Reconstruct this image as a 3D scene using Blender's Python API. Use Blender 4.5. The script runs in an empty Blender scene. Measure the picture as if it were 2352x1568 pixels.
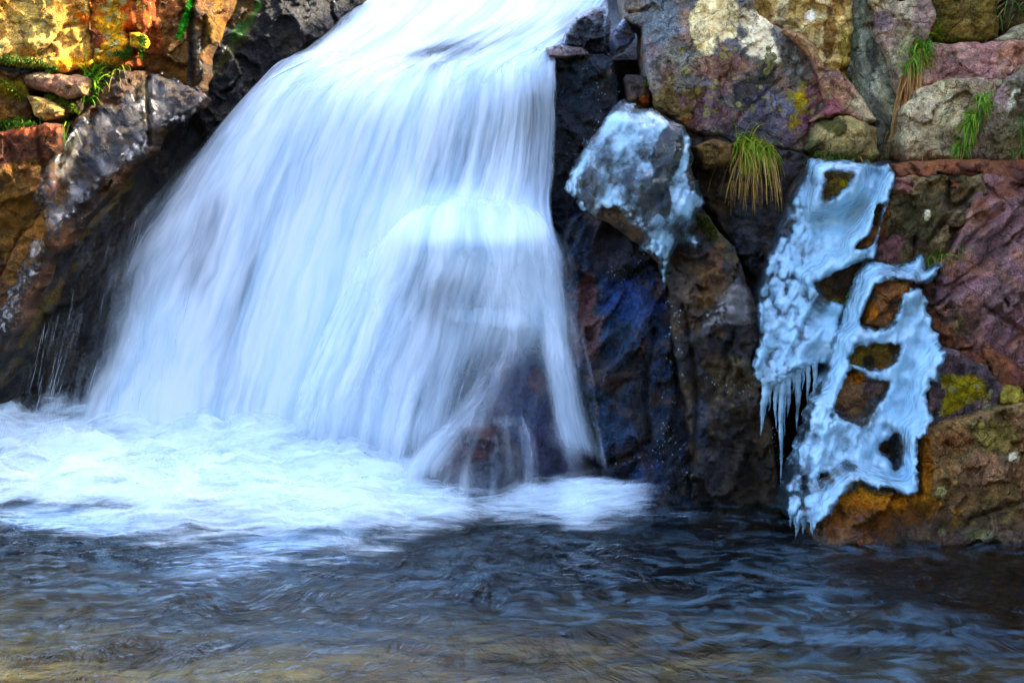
import bpy, math, random
import numpy as np
from mathutils import Vector
from mathutils.bvhtree import BVHTree

scene = bpy.context.scene
R = math.radians
# ------------------------------------------------------------------ camera, sky, sun, exposure
CAM = np.array([0.0, -5.0, 1.0]); PITCH = R(5.3); FPX = 3564.0      # traced coordinates: 2352 x 1568 frame
cam_d = bpy.data.cameras.new('camera'); cam = bpy.data.objects.new('camera', cam_d)
scene.collection.objects.link(cam); scene.camera = cam
cam.location = CAM; cam.rotation_euler = (R(90) - PITCH, 0, 0)
cam_d.sensor_width = 36.0; cam_d.lens = 36.0 * FPX / 2352.0; cam_d.clip_end = 2000.0; cam_d.clip_start = 0.05
SUN_EL = R(36); SUN_AZ = R(72)            # azimuth clockwise from +Y: the sun stands right of and a little behind the fall
w = bpy.data.worlds.new('World'); scene.world = w; w.use_nodes = True
nt = w.node_tree; bg = nt.nodes['Background']
sky = nt.nodes.new('ShaderNodeTexSky'); sky.sky_type = 'NISHITA'; sky.sun_disc = False
sky.sun_elevation = SUN_EL; sky.sun_rotation = SUN_AZ; sky.air_density = 0.45; sky.dust_density = 2.0; sky.ozone_density = 2.2
nt.links.new(sky.outputs[0], bg.inputs[0]); bg.inputs[1].default_value = 0.15
sd = bpy.data.lights.new('sun', 'SUN'); sd.energy = 2.0; sd.angle = R(0.5); sd.color = (1.0, 0.88, 0.68)
so = bpy.data.objects.new('sun', sd); scene.collection.objects.link(so)
sdir = Vector((math.sin(SUN_AZ)*math.cos(SUN_EL), math.cos(SUN_AZ)*math.cos(SUN_EL), math.sin(SUN_EL)))
so.rotation_euler = sdir.to_track_quat('Z', 'Y').to_euler(); so.location = (3, 2, 6)
scene.view_settings.view_transform = 'Standard'; scene.view_settings.look = 'None'
scene.view_settings.exposure = 3.7; scene.view_settings.gamma = 1.0
scene.cycles.transparent_max_bounces = 24; scene.cycles.max_bounces = 7; scene.cycles.diffuse_bounces = 3; scene.cycles.use_adaptive_sampling = True; scene.cycles.adaptive_threshold = 0.025
scene.cycles.use_denoising = True

# ------------------------------------------------------------------ small numeric tools
def lin(c):
    c = np.asarray(c, float) / 255.0
    return np.where(c <= 0.04045, c / 12.92, ((c + 0.055) / 1.055) ** 2.4)

def _hash(ix, iy, iz, seed):
    h = (ix * 374761393 + iy * 668265263 + iz * 2147483647 + seed * 974634777) & 0xFFFFFFFF
    h = ((h ^ (h >> 13)) * 1274126177) & 0xFFFFFFFF
    h = ((h ^ (h >> 16)) * 2246822519) & 0xFFFFFFFF
    return (h ^ (h >> 15)) & 0xFFFFFFFF

def noise2(x, y, seed=0):
    x = np.asarray(x, float); y = np.asarray(y, float)
    ix = np.floor(x).astype(np.int64); iy = np.floor(y).astype(np.int64)
    fx = x - ix; fy = y - iy
    u = fx * fx * fx * (fx * (fx * 6 - 15) + 10); v = fy * fy * fy * (fy * (fy * 6 - 15) + 10)
    def g(jx, jy, dx, dy):
        a = _hash(ix + jx, iy + jy, 0 * ix, seed) / 4294967296.0 * 2 * np.pi
        return np.cos(a) * dx + np.sin(a) * dy
    n00 = g(0, 0, fx, fy); n10 = g(1, 0, fx - 1, fy); n01 = g(0, 1, fx, fy - 1); n11 = g(1, 1, fx - 1, fy - 1)
    return (n00 * (1 - u) + n10 * u) * (1 - v) + (n01 * (1 - u) + n11 * u) * v

def fbm(x, y, octv=4, seed=0, gain=0.5):
    a, s, f = 1.0, 0.0, 1.0
    for o in range(octv):
        s = s + a * noise2(x * f, y * f, seed + o * 17); a *= gain; f *= 2.03
    return s

def ridged(x, y, octv=3, seed=0):
    a, s, f = 1.0, 0.0, 1.0
    for o in range(octv):
        s = s + a * (1 - np.abs(noise2(x * f, y * f, seed + o * 31)) * 2.2); a *= 0.5; f *= 2.1
    return s

def worley(x, y, seed=0):
    x = np.asarray(x, float); y = np.asarray(y, float)
    ix = np.floor(x).astype(np.int64); iy = np.floor(y).astype(np.int64)
    bx = np.zeros(x.shape); by = np.zeros(x.shape); best = np.full(x.shape, 9.0); sec = np.full(x.shape, 9.0); cid = np.zeros(x.shape)
    for jx in (-1, 0, 1):
        for jy in (-1, 0, 1):
            h1 = _hash(ix + jx, iy + jy, 0 * ix + 1, seed) / 4294967296.0
            h2 = _hash(ix + jx, iy + jy, 0 * ix + 2, seed) / 4294967296.0
            d = np.hypot(ix + jx + h1 - x, iy + jy + h2 - y)
            closer = d < best
            sec = np.where(closer, best, np.minimum(sec, d)); cid = np.where(closer, h1 * 7.13 % 1.0, cid); bx = np.where(closer, x - ix - jx - h1, bx); by = np.where(closer, y - iy - jy - h2, by)
            best = np.minimum(best, d)
    return best, sec, cid, bx, by

def chips(u, v, seed):
    _, _, c, bx, by = worley(u, v, seed); a = c * 6.2832 * 5
    return bx * np.cos(a) + by * np.sin(a) + .5 * (c - .5)

def sstep(a, b, x):
    t = np.clip((x - a) / (b - a), 0, 1); return t * t * (3 - 2 * t)

def rays(px, py):
    cx = (np.asarray(px, float) - 1176.0) / FPX; cz = -(np.asarray(py, float) - 784.0) / FPX
    c, s = math.cos(PITCH), math.sin(PITCH)
    return cx, c + cz * s, -s + cz * c

def at_depth(px, py, Y):
    dx, dy, dz = rays(px, py); t = (np.asarray(Y, float) + 5.0) / dy
    return np.stack([t * dx, t * dy - 5.0, 1.0 + t * dz], -1)

def on_water(px, py, z=0.0):
    dx, dy, dz = rays(px, py); t = (z - 1.0) / dz
    return np.stack([t * dx, t * dy - 5.0, 1.0 + t * dz], -1)

def to_frame(P):
    v = P - CAM; c, s = math.cos(PITCH), math.sin(PITCH)
    f = v[..., 1] * c - v[..., 2] * s; u = v[..., 1] * s + v[..., 2] * c
    return 1176 + FPX * v[..., 0] / f, 784 - FPX * u / f

def signed(px, py, poly):
    poly = np.asarray(poly, float); a = poly; b = np.roll(poly, -1, 0)
    px = np.asarray(px, float); sh = px.shape; px = px.ravel(); py = np.asarray(py, float).ravel()
    d2 = np.full(px.shape, 1e18); inside = np.zeros(px.shape, bool)
    for (ax, ay), (bx, by) in zip(a, b):
        ex, ey = bx - ax, by - ay; L = ex * ex + ey * ey + 1e-9
        t = np.clip(((px - ax) * ex + (py - ay) * ey) / L, 0, 1)
        d2 = np.minimum(d2, (px - ax - t * ex) ** 2 + (py - ay - t * ey) ** 2)
        if ay != by:
            hit = ((ay > py) != (by > py)) & (px < ex * (py - ay) / (by - ay) + ax); inside ^= hit
    d = np.sqrt(d2); return np.where(inside, d, -d).reshape(sh)

def line_dist(px, py, pts):
    d2 = np.full(px.shape, 1e18)
    for (ax, ay), (bx, by) in zip(pts[:-1], pts[1:]):
        ex, ey = bx - ax, by - ay; L = ex * ex + ey * ey + 1e-9
        t = np.clip(((px - ax) * ex + (py - ay) * ey) / L, 0, 1)
        d2 = np.minimum(d2, (px - ax - t * ex) ** 2 + (py - ay - t * ey) ** 2)
    return np.sqrt(d2)

def blob(px, py, cx, cy, rx, ry, ang=0.0):
    c, s = math.cos(R(ang)), math.sin(R(ang)); dx = px - cx; dy = py - cy
    return np.hypot((dx * c + dy * s) / rx, (-dx * s + dy * c) / ry)

class TPS:
    def __init__(self, pts, reg=1e-4):
        p = np.asarray(pts, float); self.c = p[:, :2] / 1000.0; n = len(p)
        K = self._k(self.c[:, None] - self.c[None]) + reg * np.eye(n)
        Pm = np.c_[np.ones(n), self.c]; A = np.block([[K, Pm], [Pm.T, np.zeros((3, 3))]])
        s = np.linalg.solve(A, np.r_[p[:, 2], 0, 0, 0]); self.w = s[:n]; self.a = s[n:]
    @staticmethod
    def _k(d):
        r2 = (d ** 2).sum(-1) + 1e-12; return 0.5 * r2 * np.log(r2)
    def __call__(self, px, py):
        px = np.asarray(px, float); sh = px.shape; q = np.stack([px.ravel(), np.asarray(py, float).ravel()], -1) / 1000.0
        return (self._k(q[:, None] - self.c[None]) @ self.w + self.a[0] + q @ self.a[1:]).reshape(sh)

# ------------------------------------------------------------------ scene helpers
def build(name, V, F, mat, parent=None, attrs=None, smooth=True, origin=None):
    V = np.asarray(V, float)
    if origin is None: origin = V.mean(0) if parent is None else np.zeros(3)
    me = bpy.data.meshes.new(name)
    F = [f for f in F] if not isinstance(F, np.ndarray) else F.tolist()
    me.from_pydata((V - origin).tolist(), [], F)
    if smooth: me.polygons.foreach_set('use_smooth', np.ones(len(me.polygons), bool))
    for k, a in (attrs or {}).items():
        a = np.asarray(a, np.float32)
        if a.ndim == 2:
            at = me.attributes.new(k, 'FLOAT_COLOR', 'POINT')
            at.data.foreach_set('color', np.c_[a, np.ones(len(a))].astype(np.float32).ravel())
        else:
            at = me.attributes.new(k, 'FLOAT', 'POINT'); at.data.foreach_set('value', a)
    me.materials.append(mat); me.update()
    o = bpy.data.objects.new(name, me); scene.collection.objects.link(o)
    o.location = origin
    if parent is not None:
        o.parent = parent; o.location = Vector(origin) - parent.location
    return o

def tag(o, label, cat=None, group=None, kind=None):
    o['label'] = label
    if cat: o['category'] = cat
    if group: o['group'] = group
    if kind: o['kind'] = kind
    return o

def empty(name, loc, label, cat, group=None):
    o = bpy.data.objects.new(name, None); scene.collection.objects.link(o); o.location = loc
    o.empty_display_size = 0.05
    return tag(o, label, cat, group)

def shell(poly, holes, depth, offs, sp, warp=5.0, back=0.25, seed=0, wscale=60.0, snap=True, grow=0.0):
    """A closed stone or ice body: a front surface over the traced outline, rounded at its rim, and side walls running back into the cliff."""
    poly = np.asarray(poly, float)
    x0, y0 = poly.min(0) - warp - sp * 2; x1, y1 = poly.max(0) + warp + sp * 2
    gx, gy = np.meshgrid(np.arange(x0, x1, sp), np.arange(y0, y1, sp)); ny, nx = gx.shape
    def sdf(qx, qy):
        wx = qx + warp * fbm(qx / wscale, qy / wscale, 3, seed + 5) * 1.4; wy = qy + warp * fbm(qx / wscale, qy / wscale, 3, seed + 9) * 1.4
        s = signed(wx, wy, poly) + grow
        for h in holes: s = np.minimum(s, -signed(wx, wy, h))
        return s
    s = sdf(gx, gy); keep = s > -sp
    gyv, gxv = np.gradient(s, sp); g2 = gxv ** 2 + gyv ** 2 + 1e-6
    if snap:
        m = (s < 0) & keep; k = np.where(m, np.clip(-s, 0, sp) / g2, 0)
        k = np.clip(k, 0, 1.5 * sp); qx = gx + gxv * k; qy = gy + gyv * k
    else: qx, qy = gx, gy
    idx = -np.ones(gx.size, int); kf = keep.ravel(); idx[kf] = np.arange(kf.sum()); idx = idx.reshape(ny, nx)
    q = np.stack([idx[1:, :-1], idx[1:, 1:], idx[:-1, 1:], idx[:-1, :-1]], -1).reshape(-1, 4)
    q = q[(q >= 0).all(1)]
    used = np.unique(q); re = -np.ones(kf.sum(), int); re[used] = np.arange(len(used)); q = re[q]
    px = qx.ravel()[kf][used]; py = qy.ravel()[kf][used]; sdv = np.maximum(s.ravel()[kf][used], 0)
    Y = depth(px, py); P0 = at_depth(px, py, Y)
    Yo = Y - offs(px, py, sdv, P0); P = at_depth(px, py, Yo)
    e = np.concatenate([q[:, [0, 1]], q[:, [1, 2]], q[:, [2, 3]], q[:, [3, 0]]])
    key = np.sort(e, 1); _, inv, cnt = np.unique(key[:, 0] * (len(P) + 1) + key[:, 1], return_inverse=True, return_counts=True)
    be = e[cnt[inv] == 1]; bv = np.unique(be); mp = {v: len(P) + i for i, v in enumerate(bv)}
    Pb = P[bv] + np.array([0, back, 0]); V = np.concatenate([P, Pb])
    F = q.tolist() + [[b, a, mp[a], mp[b]] for a, b in be.tolist()]
    return V, F, np.r_[px, px[bv]], np.r_[py, py[bv]], np.r_[sdv, 0 * bv.astype(float)], len(P)

# ------------------------------------------------------------------ materials
class NB:
    def __init__(self, name):
        self.m = bpy.data.materials.new(name); self.m.use_nodes = True; self.t = self.m.node_tree
        self.t.nodes.clear(); self.out = self.n('ShaderNodeOutputMaterial')
    def n(self, ty, **kw):
        o = self.t.nodes.new(ty)
        for k, v in kw.items(): setattr(o, k, v)
        return o
    def put(self, sock, v):
        if v is None: return
        if hasattr(v, 'is_output'): self.t.links.new(v, sock)
        else: sock.default_value = v
    def attr(self, name, color=False):
        a = self.n('ShaderNodeAttribute', attribute_name=name); return a.outputs['Color' if color else 'Fac']
    def pos(self): return self.n('ShaderNodeNewGeometry').outputs['Position']
    def noise(self, vec, scale, detail=4, rough=0.6, dist=0.0, out=0):
        o = self.n('ShaderNodeTexNoise'); self.put(o.inputs['Vector'], vec); self.put(o.inputs['Scale'], scale)
        self.put(o.inputs['Detail'], detail); self.put(o.inputs['Roughness'], rough); self.put(o.inputs['Distortion'], dist); return o.outputs[out]
    def vor(self, vec, scale, feature='F1', rnd=1.0):
        o = self.n('ShaderNodeTexVoronoi', feature=feature); self.put(o.inputs['Vector'], vec); self.put(o.inputs['Scale'], scale)
        self.put(o.inputs['Randomness'], rnd); return o
    def math(self, op, a, b=None, c=None, clamp=False):
        o = self.n('ShaderNodeMath', operation=op, use_clamp=clamp)
        for i, v in enumerate((a, b, c)): self.put(o.inputs[i], v)
        return o.outputs[0]
    def rng(self, v, a, b, c=0.0, d=1.0, smooth=True):
        o = self.n('ShaderNodeMapRange'); o.interpolation_type = 'SMOOTHSTEP' if smooth else 'LINEAR'
        for i, x in enumerate((v, a, b, c, d)): self.put(o.inputs[i], x)
        return o.outputs[0]
    def mix(self, f, a, b, blend='MIX'):
        o = self.n('ShaderNodeMix', data_type='RGBA', blend_type=blend); self.put(o.inputs[0], f)
        self.put(o.inputs[6], a if hasattr(a, 'is_output') else (*a, 1.0)); self.put(o.inputs[7], b if hasattr(b, 'is_output') else (*b, 1.0)); return o.outputs[2]
    def scalecol(self, col, f):
        o = self.n('ShaderNodeVectorMath', operation='SCALE'); self.put(o.inputs[0], col); self.put(o.inputs['Scale'], f); return o.outputs[0]
    def comb(self, x, y, z=0.0):
        o = self.n('ShaderNodeCombineXYZ')
        for i, v in enumerate((x, y, z)): self.put(o.inputs[i], v)
        return o.outputs[0]
    def stretch(self, vec, s):
        o = self.n('ShaderNodeVectorMath', operation='MULTIPLY'); self.put(o.inputs[0], vec); o.inputs[1].default_value = s; return o.outputs[0]
    def bump(self, h, strength, dist, nrm=None):
        o = self.n('ShaderNodeBump'); self.put(o.inputs['Height'], h); self.put(o.inputs['Strength'], strength); self.put(o.inputs['Distance'], dist)
        self.put(o.inputs['Normal'], nrm); return o.outputs[0]
    def pbsdf(self, **kw):
        o = self.n('ShaderNodeBsdfPrincipled')
        for k, v in kw.items():
            s = o.inputs[k.replace('_', ' ')]
            self.put(s, (*v, 1.0) if isinstance(v, tuple) and len(v) == 3 and s.type == 'RGBA' else v)
        return o
    def mixsh(self, f, a, b):
        o = self.n('ShaderNodeMixShader'); self.put(o.inputs[0], f); self.put(o.inputs[1], a); self.put(o.inputs[2], b); return o.outputs[0]
    def surf(self, s): self.t.links.new(s, self.out.inputs['Surface']); return self.m

def rock_material():
    b = NB('weathered_rock'); p = b.pos(); col = b.attr('Col', True); wet = b.attr('wet'); lich = b.attr('lich')
    n1 = b.noise(p, 16, 7, 0.68); n2 = b.noise(p, 75, 6, 0.7); n3 = b.noise(p, 230, 3, 0.6)
    f = b.math('MULTIPLY', b.rng(n1, 0.3, 0.7, 0.5, 1.6, False), b.rng(n2, 0.28, 0.72, 0.5, 1.6, False))
    f = b.math('MULTIPLY', f, b.rng(n3, 0.28, 0.72, 0.42, 1.65, False))
    c = b.scalecol(col, b.math('MULTIPLY', f, b.rng(wet, 0.05, 0.55, 1.6, 1.1)))
    hs = b.n('ShaderNodeHueSaturation'); hs.inputs['Saturation'].default_value = 1.12; b.put(hs.inputs['Color'], c); c = hs.outputs[0]
    hue = b.noise(p, 9, 4, 0.6, 0.6, 1)
    c = b.mix(0.20, c, b.mix(1.0, c, hue, 'OVERLAY'))
    # pale mineral grains and dark pits, fewer where the stone is wet
    vs = b.vor(p, 55); vsr = b.n('ShaderNodeSeparateColor'); b.put(vsr.inputs[0], vs.outputs['Color'])
    grain = b.math('MULTIPLY', b.rng(vs.outputs['Distance'], 0.16, 0.34, 1, 0), b.math('GREATER_THAN', vsr.outputs[0], 0.86))
    grain = b.math('MULTIPLY', grain, b.rng(wet, 0.2, 0.7, 0.55, 0.0))
    c = b.mix(b.math('MULTIPLY', grain, 0.6), c, b.scalecol(c, 2.4))
    pit = b.rng(b.noise(p, 110, 4, 0.7), 0.60, 0.70, 0, 0.65)
    c = b.mix(pit, c, b.scalecol(c, 0.35))
    stain = b.rng(b.noise(p, 6.5, 7, 0.72, 0.5), 0.54, 0.66, 0, 0.6)
    c = b.mix(stain, c, b.scalecol(c, 0.38))
    # yellow lichen rosettes
    pd = b.n('ShaderNodeVectorMath', operation='ADD'); b.put(pd.inputs[0], p); b.put(pd.inputs[1], b.scalecol(b.noise(p, 60, 3, 0.6, 0.0, 1), 0.014))
    vl = b.vor(pd.outputs[0], 34); vlr = b.n('ShaderNodeSeparateColor'); b.put(vlr.inputs[0], vl.outputs['Color'])
    rad = b.math('MULTIPLY', b.math('MULTIPLY', lich, b.rng(vlr.outputs[1], 0.25, 1.0, 0.10, 0.62, False)), 1.0)
    lm = b.rng(b.math('SUBTRACT', rad, vl.outputs['Distance']), -0.02, 0.07, 0, 1)
    lm = b.math('MULTIPLY', lm, b.rng(n2, 0.32, 0.5, 0.45, 1.0))
    c = b.mix(lm, c, b.mix(vlr.outputs[2], (0.40, 0.30, 0.035), (0.46, 0.38, 0.11)))
    h = b.math('ADD', b.math('MULTIPLY', n1, 0.9), b.math('ADD', b.math('MULTIPLY', n2, 0.42), b.math('MULTIPLY', n3, 0.13)))
    h = b.math('ADD', h, b.math('MULTIPLY', lm, 0.06))
    pw = b.n('ShaderNodeVectorMath', operation='ADD'); b.put(pw.inputs[0], p); b.put(pw.inputs[1], b.scalecol(b.noise(p, 22, 4, 0.6, 0.0, 1), 0.05))
    ck = b.vor(pw.outputs[0], 11, 'DISTANCE_TO_EDGE'); ch = b.vor(pw.outputs[0], 42); chs = b.n('ShaderNodeSeparateColor'); b.put(chs.inputs[0], ch.outputs['Color'])
    crk = b.math('MULTIPLY', b.rng(ck.outputs['Distance'], 0.0, 0.022, 0.75, 0.0), b.rng(n1, 0.46, 0.56)); c = b.mix(crk, c, b.scalecol(c, 0.22))
    h = b.math('ADD', h, b.math('ADD', b.math('MULTIPLY', chs.outputs[0], 0.30), b.rng(ck.outputs['Distance'], 0.0, 0.035, -0.30, 0.0)))
    nrm = b.bump(h, 1.0, 0.030)
    rough = b.math('ADD', b.rng(wet, 0.0, 1.0, 0.82, 0.20, False), b.rng(n2, 0.3, 0.7, -0.07, 0.10, False))
    s = b.pbsdf(Base_Color=c, Roughness=rough, Normal=nrm, Specular_IOR_Level=b.rng(wet, 0, 1, 0.22, 0.45, False), Coat_Weight=b.rng(wet, 0.3, 0.9, 0, 0.8), Coat_Roughness=0.05, Coat_IOR=1.5, Coat_Normal=b.bump(b.math('ADD', n1, b.math('MULTIPLY', n2, 0.30)), 1.0, 0.05))
    return b.surf(s.outputs[0])

def ice_material(name, tint, lo, hi, rough, coat=0.8, frost=0.22, gloss=0.6):
    b = NB(name); p = b.pos(); milk = b.attr('milk')
    n1 = b.noise(p, 14, 5, 0.6); n2 = b.noise(p, 70, 4, 0.6); v = b.vor(p, 38, 'SMOOTH_F1')
    h = b.math('ADD', b.math('MULTIPLY', n2, 0.25), b.math('ADD', b.math('MULTIPLY', v.outputs['Distance'], -0.5), b.math('MULTIPLY', n1, 0.8)))
    nrm = b.bump(h, 0.6, 0.018)
    c = b.mix(b.rng(n1, 0.35, 0.65), tint, tuple(min(1, t * 1.3) for t in tint))
    fz = b.noise(b.stretch(p, (1.0, 1.0, 0.35)), 42, 6, 0.72, 0.4)
    c = b.mix(b.math('MULTIPLY', b.rng(fz, 0.50, 0.66), frost), c, (0.74, 0.84, 0.88) if gloss > .5 else (0.52, 0.53, 0.54))
    c = b.mix(b.math('MULTIPLY', b.rng(fz, 0.46, 0.34), 0.25), c, b.scalecol(c, 0.55))
    d = b.pbsdf(Base_Color=c, Roughness=rough, Normal=nrm, Subsurface_Weight=0.35, Subsurface_Scale=0.03, Subsurface_Radius=(0.5, 0.8, 1.0), Specular_IOR_Level=0.6, Coat_Weight=coat, Coat_Roughness=0.06, Coat_Normal=nrm)
    t = b.n('ShaderNodeBsdfTransparent'); t.inputs[0].default_value = (0.80, 0.88, 0.93, 1)
    g = b.n('ShaderNodeBsdfGlossy'); g.inputs['Roughness'].default_value = rough * .6; b.put(g.inputs['Normal'], nrm)
    fr = b.n('ShaderNodeFresnel'); fr.inputs[0].default_value = 1.33; b.put(fr.inputs['Normal'], nrm)
    clear = b.mixsh(b.math('ADD', b.math('MULTIPLY', fr.outputs[0], gloss), 0.012), t.outputs[0], g.outputs[0])
    k = b.math('ADD', milk, b.math('ADD', b.rng(n1, 0.3, 0.7, -0.24, 0.22, False), b.rng(n2, 0.3, 0.7, -0.08, 0.08, False)))
    return b.surf(b.mixsh(b.rng(k, 0.15, 0.85, lo, hi), clear, d.outputs[0]))

def fall_material():
    b = NB('falling_water'); dens = b.attr('dens'); su = b.attr('su'); sv = b.attr('sv')
    su = b.math('ADD', su, b.math('MULTIPLY', b.math('SUBTRACT', b.noise(b.comb(b.math('MULTIPLY', su, 4), b.math('MULTIPLY', sv, 2.2), 5.0), 1.0, 3, 0.6), 0.5), 0.11))
    na = b.noise(b.comb(b.math('MULTIPLY', su, 11), b.math('MULTIPLY', sv, 1.7)), 1.0, 4, 0.6)
    nb_ = b.noise(b.comb(b.math('MULTIPLY', su, 34), b.math('MULTIPLY', sv, 1.1), 3.0), 1.0, 4, 0.6)
    nc = b.noise(b.comb(b.math('MULTIPLY', su, 130), b.math('MULTIPLY', sv, 2.4), 7.0), 1.0, 3, 0.6)
    s = b.math('ADD', b.math('MULTIPLY', na, 0.66), b.math('ADD', b.math('MULTIPLY', nb_, 0.27), b.math('MULTIPLY', nc, 0.07)))
    k = b.math('ADD', b.math('MULTIPLY', b.math('SUBTRACT', s, 0.5), 1.75), dens)
    a = b.rng(k, 0.02, 1.05, 0.0, 1.0)
    a = b.math('MULTIPLY', a, b.rng(dens, 0.0, 0.12, 0.0, 1.0))
    nrm = b.bump(s, 0.1, 0.03)
    c = b.mix(b.rng(s, 0.35, 0.62), (0.62, 0.80, 0.88), (0.90, 0.965, 0.97))
    d = b.n('ShaderNodeBsdfDiffuse'); b.put(d.inputs[0], c); b.put(d.inputs['Normal'], nrm)
    tl = b.n('ShaderNodeBsdfTranslucent'); b.put(tl.inputs[0], c)
    body = b.mixsh(0.30, d.outputs[0], tl.outputs[0])
    t = b.n('ShaderNodeBsdfTransparent')
    return b.surf(b.mixsh(a, t.outputs[0], body))

def foam_material():
    b = NB('white_foam'); dens = b.attr('dens'); p = b.pos()
    ps = b.stretch(p, (0.7, 2.4, 2.0))
    n1 = b.noise(ps, 5, 4, 0.6, 0.8); n2 = b.noise(ps, 22, 5, 0.65, 0.6)
    s = b.math('ADD', b.math('MULTIPLY', n1, 0.75), b.math('MULTIPLY', n2, 0.25))
    k = b.math('ADD', b.math('MULTIPLY', b.math('SUBTRACT', s, 0.5), 2.0), dens)
    a = b.math('MULTIPLY', b.rng(k, 0.0, 1.0), b.rng(dens, 0.0, 0.15, 0, 1))
    d = b.n('ShaderNodeBsdfDiffuse'); d.inputs[0].default_value = (0.84, 0.955, 0.97, 1); b.put(d.inputs['Normal'], b.bump(s, 0.25, 0.03))
    tl = b.n('ShaderNodeBsdfTranslucent'); tl.inputs[0].default_value = (0.84, 0.955, 0.97, 1)
    t = b.n('ShaderNodeBsdfTransparent')
    return b.surf(b.mixsh(a, t.outputs[0], b.mixsh(0.25, d.outputs[0], tl.outputs[0])))

def pool_material():
    b = NB('pool_water'); p = b.pos(); foam = b.attr('foam')
    ps = b.stretch(p, (1.25, 0.7, 1.0))
    n1 = b.noise(ps, 4, 4, 0.55, 2.4); n2 = b.noise(ps, 17, 4, 0.6, 1.6); n3 = b.noise(ps, 80, 3, 0.6, 0.5)
    h = b.math('ADD', b.math('MULTIPLY', n1, 1.0), b.math('ADD', b.math('MULTIPLY', n2, 0.20), b.math('MULTIPLY', n3, 0.03)))
    nrm = b.bump(h, 1.0, 0.048)
    t = b.n('ShaderNodeBsdfTransparent'); t.inputs[0].default_value = (0.82, 0.80, 0.66, 1)
    g = b.n('ShaderNodeBsdfGlossy'); g.inputs['Roughness'].default_value = 0.10; b.put(g.inputs['Normal'], nrm)
    fr = b.n('ShaderNodeFresnel'); fr.inputs[0].default_value = 1.36; b.put(fr.inputs['Normal'], nrm)
    water = b.mixsh(b.math('MULTIPLY', fr.outputs[0], 1.0, clamp=True), t.outputs[0], g.outputs[0])
    # drawn-out bubbly wisps whose flat blue also stands in for sky reflection
    wq = b.noise(b.stretch(p, (0.9, 1.15, 1.0)), 5, 5, 0.62, 2.4); sheen_bsdf = b.n('ShaderNodeBsdfDiffuse'); sheen_bsdf.inputs[0].default_value = (0.12, 0.21, 0.26, 1)
    water = b.mixsh(b.math('MULTIPLY', b.rng(wq, 0.44, 0.70), b.attr('bubble_sheen')), water, sheen_bsdf.outputs[0])
    d = b.n('ShaderNodeBsdfDiffuse'); d.inputs[0].default_value = (0.52, 0.70, 0.84, 1); b.put(d.inputs['Normal'], nrm)
    m = b.noise(b.stretch(p, (0.7, 2.6, 1.0)), 16, 6, 0.66, 1.0)
    a = b.rng(b.math('ADD', foam, b.math('MULTIPLY', b.math('SUBTRACT', m, 0.5), 1.6)), 0.30, 0.95, 0, 0.85)
    a = b.math('MULTIPLY', a, b.rng(foam, 0.0, 0.1, 0, 1))
    return b.surf(b.mixsh(a, water, d.outputs[0]))

def col_material(name, rough, trans=0.0, spec=0.3, attr='Col', nscale=60, amp=0.35):
    b = NB(name); p = b.pos(); c = b.scalecol(b.attr(attr, True), b.rng(b.noise(p, nscale, 4, 0.6), 0.3, 0.7, 1 - amp, 1 + amp, False))
    s = b.pbsdf(Base_Color=c, Roughness=rough, Specular_IOR_Level=spec)
    if trans > 0:
        t = b.n('ShaderNodeBsdfTranslucent'); b.put(t.inputs[0], c); return b.surf(b.mixsh(trans, s.outputs[0], t.outputs[0]))
    return b.surf(s.outputs[0])

def bed_material():
    b = NB('stream_bed'); p = b.pos(); n1 = b.noise(b.stretch(p, (0.6, 1.6, 1.0)), 2.4, 6, 0.62, 0.8); n2 = b.noise(b.stretch(p, (0.5, 1.5, 1.0)), 9, 5, 0.65, 1.0); n3 = b.noise(p, 1.1, 3, 0.5, 0.0, 1)
    c = b.mix(b.rng(n1, 0.36, 0.64), (0.15, 0.10, 0.025), (0.66, 0.50, 0.16))
    c = b.mix(b.rng(n2, 0.50, 0.66), c, (0.30, 0.17, 0.08))
    sx = b.n('ShaderNodeSeparateXYZ'); b.put(sx.inputs[0], p)
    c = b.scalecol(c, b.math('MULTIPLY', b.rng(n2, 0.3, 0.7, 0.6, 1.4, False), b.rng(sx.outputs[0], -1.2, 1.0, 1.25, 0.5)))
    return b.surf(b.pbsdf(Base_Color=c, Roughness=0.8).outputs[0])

M_ROCK = rock_material(); M_FALL = fall_material(); M_FOAM = foam_material(); M_POOL = pool_material(); M_BED = bed_material()
M_ICE = ice_material('milky_ice', (0.34, 0.545, 0.61), 0.05, 0.90, 0.16)
M_THIN = ice_material('thin_grey_ice', (0.26, 0.225, 0.185), 0.02, 0.46, 0.35, 0.25, 0.35, 0.3)
M_GRASS = col_material('grass_blade', 0.5, 0.35, 0.3)
M_MOSS = col_material('moss', 0.9, 0.15, 0.1, nscale=150)
M_LEAF = col_material('dead_leaf', 0.6, 0.2, 0.3)

# ------------------------------------------------------------------ the shape of the fall (depth of the water sheet, traced coordinates)
FALL_CTRL = [(600,190,.74),(750,150,.70),(920,160,.66),(1090,150,.60),(1275,130,.54),
    (470,330,.66),(380,430,.62),(300,600,.55),(230,750,.50),(180,980,.45),(700,400,.54),(600,600,.48),(500,900,.40),(450,1020,.36),
    (900,400,.48),(820,600,.41),(700,900,.30),(680,1080,.25),(1000,440,.45),(1050,470,.38),(1050,530,.24),(1000,700,.18),(900,950,.14),(870,1090,.10),
    (1230,300,.47),(1230,470,.37),(1230,540,.19),(1180,700,.12),(1180,900,.05),(1100,1050,.0),(1330,800,.06),(1390,1110,-.01),
    (840,-60,1.45),(1100,-60,1.5),(1390,-60,1.5),(740,60,1.05),(1000,50,1.05),(1300,50,1.05)]
YF = TPS(FALL_CTRL, 3e-4)

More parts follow.
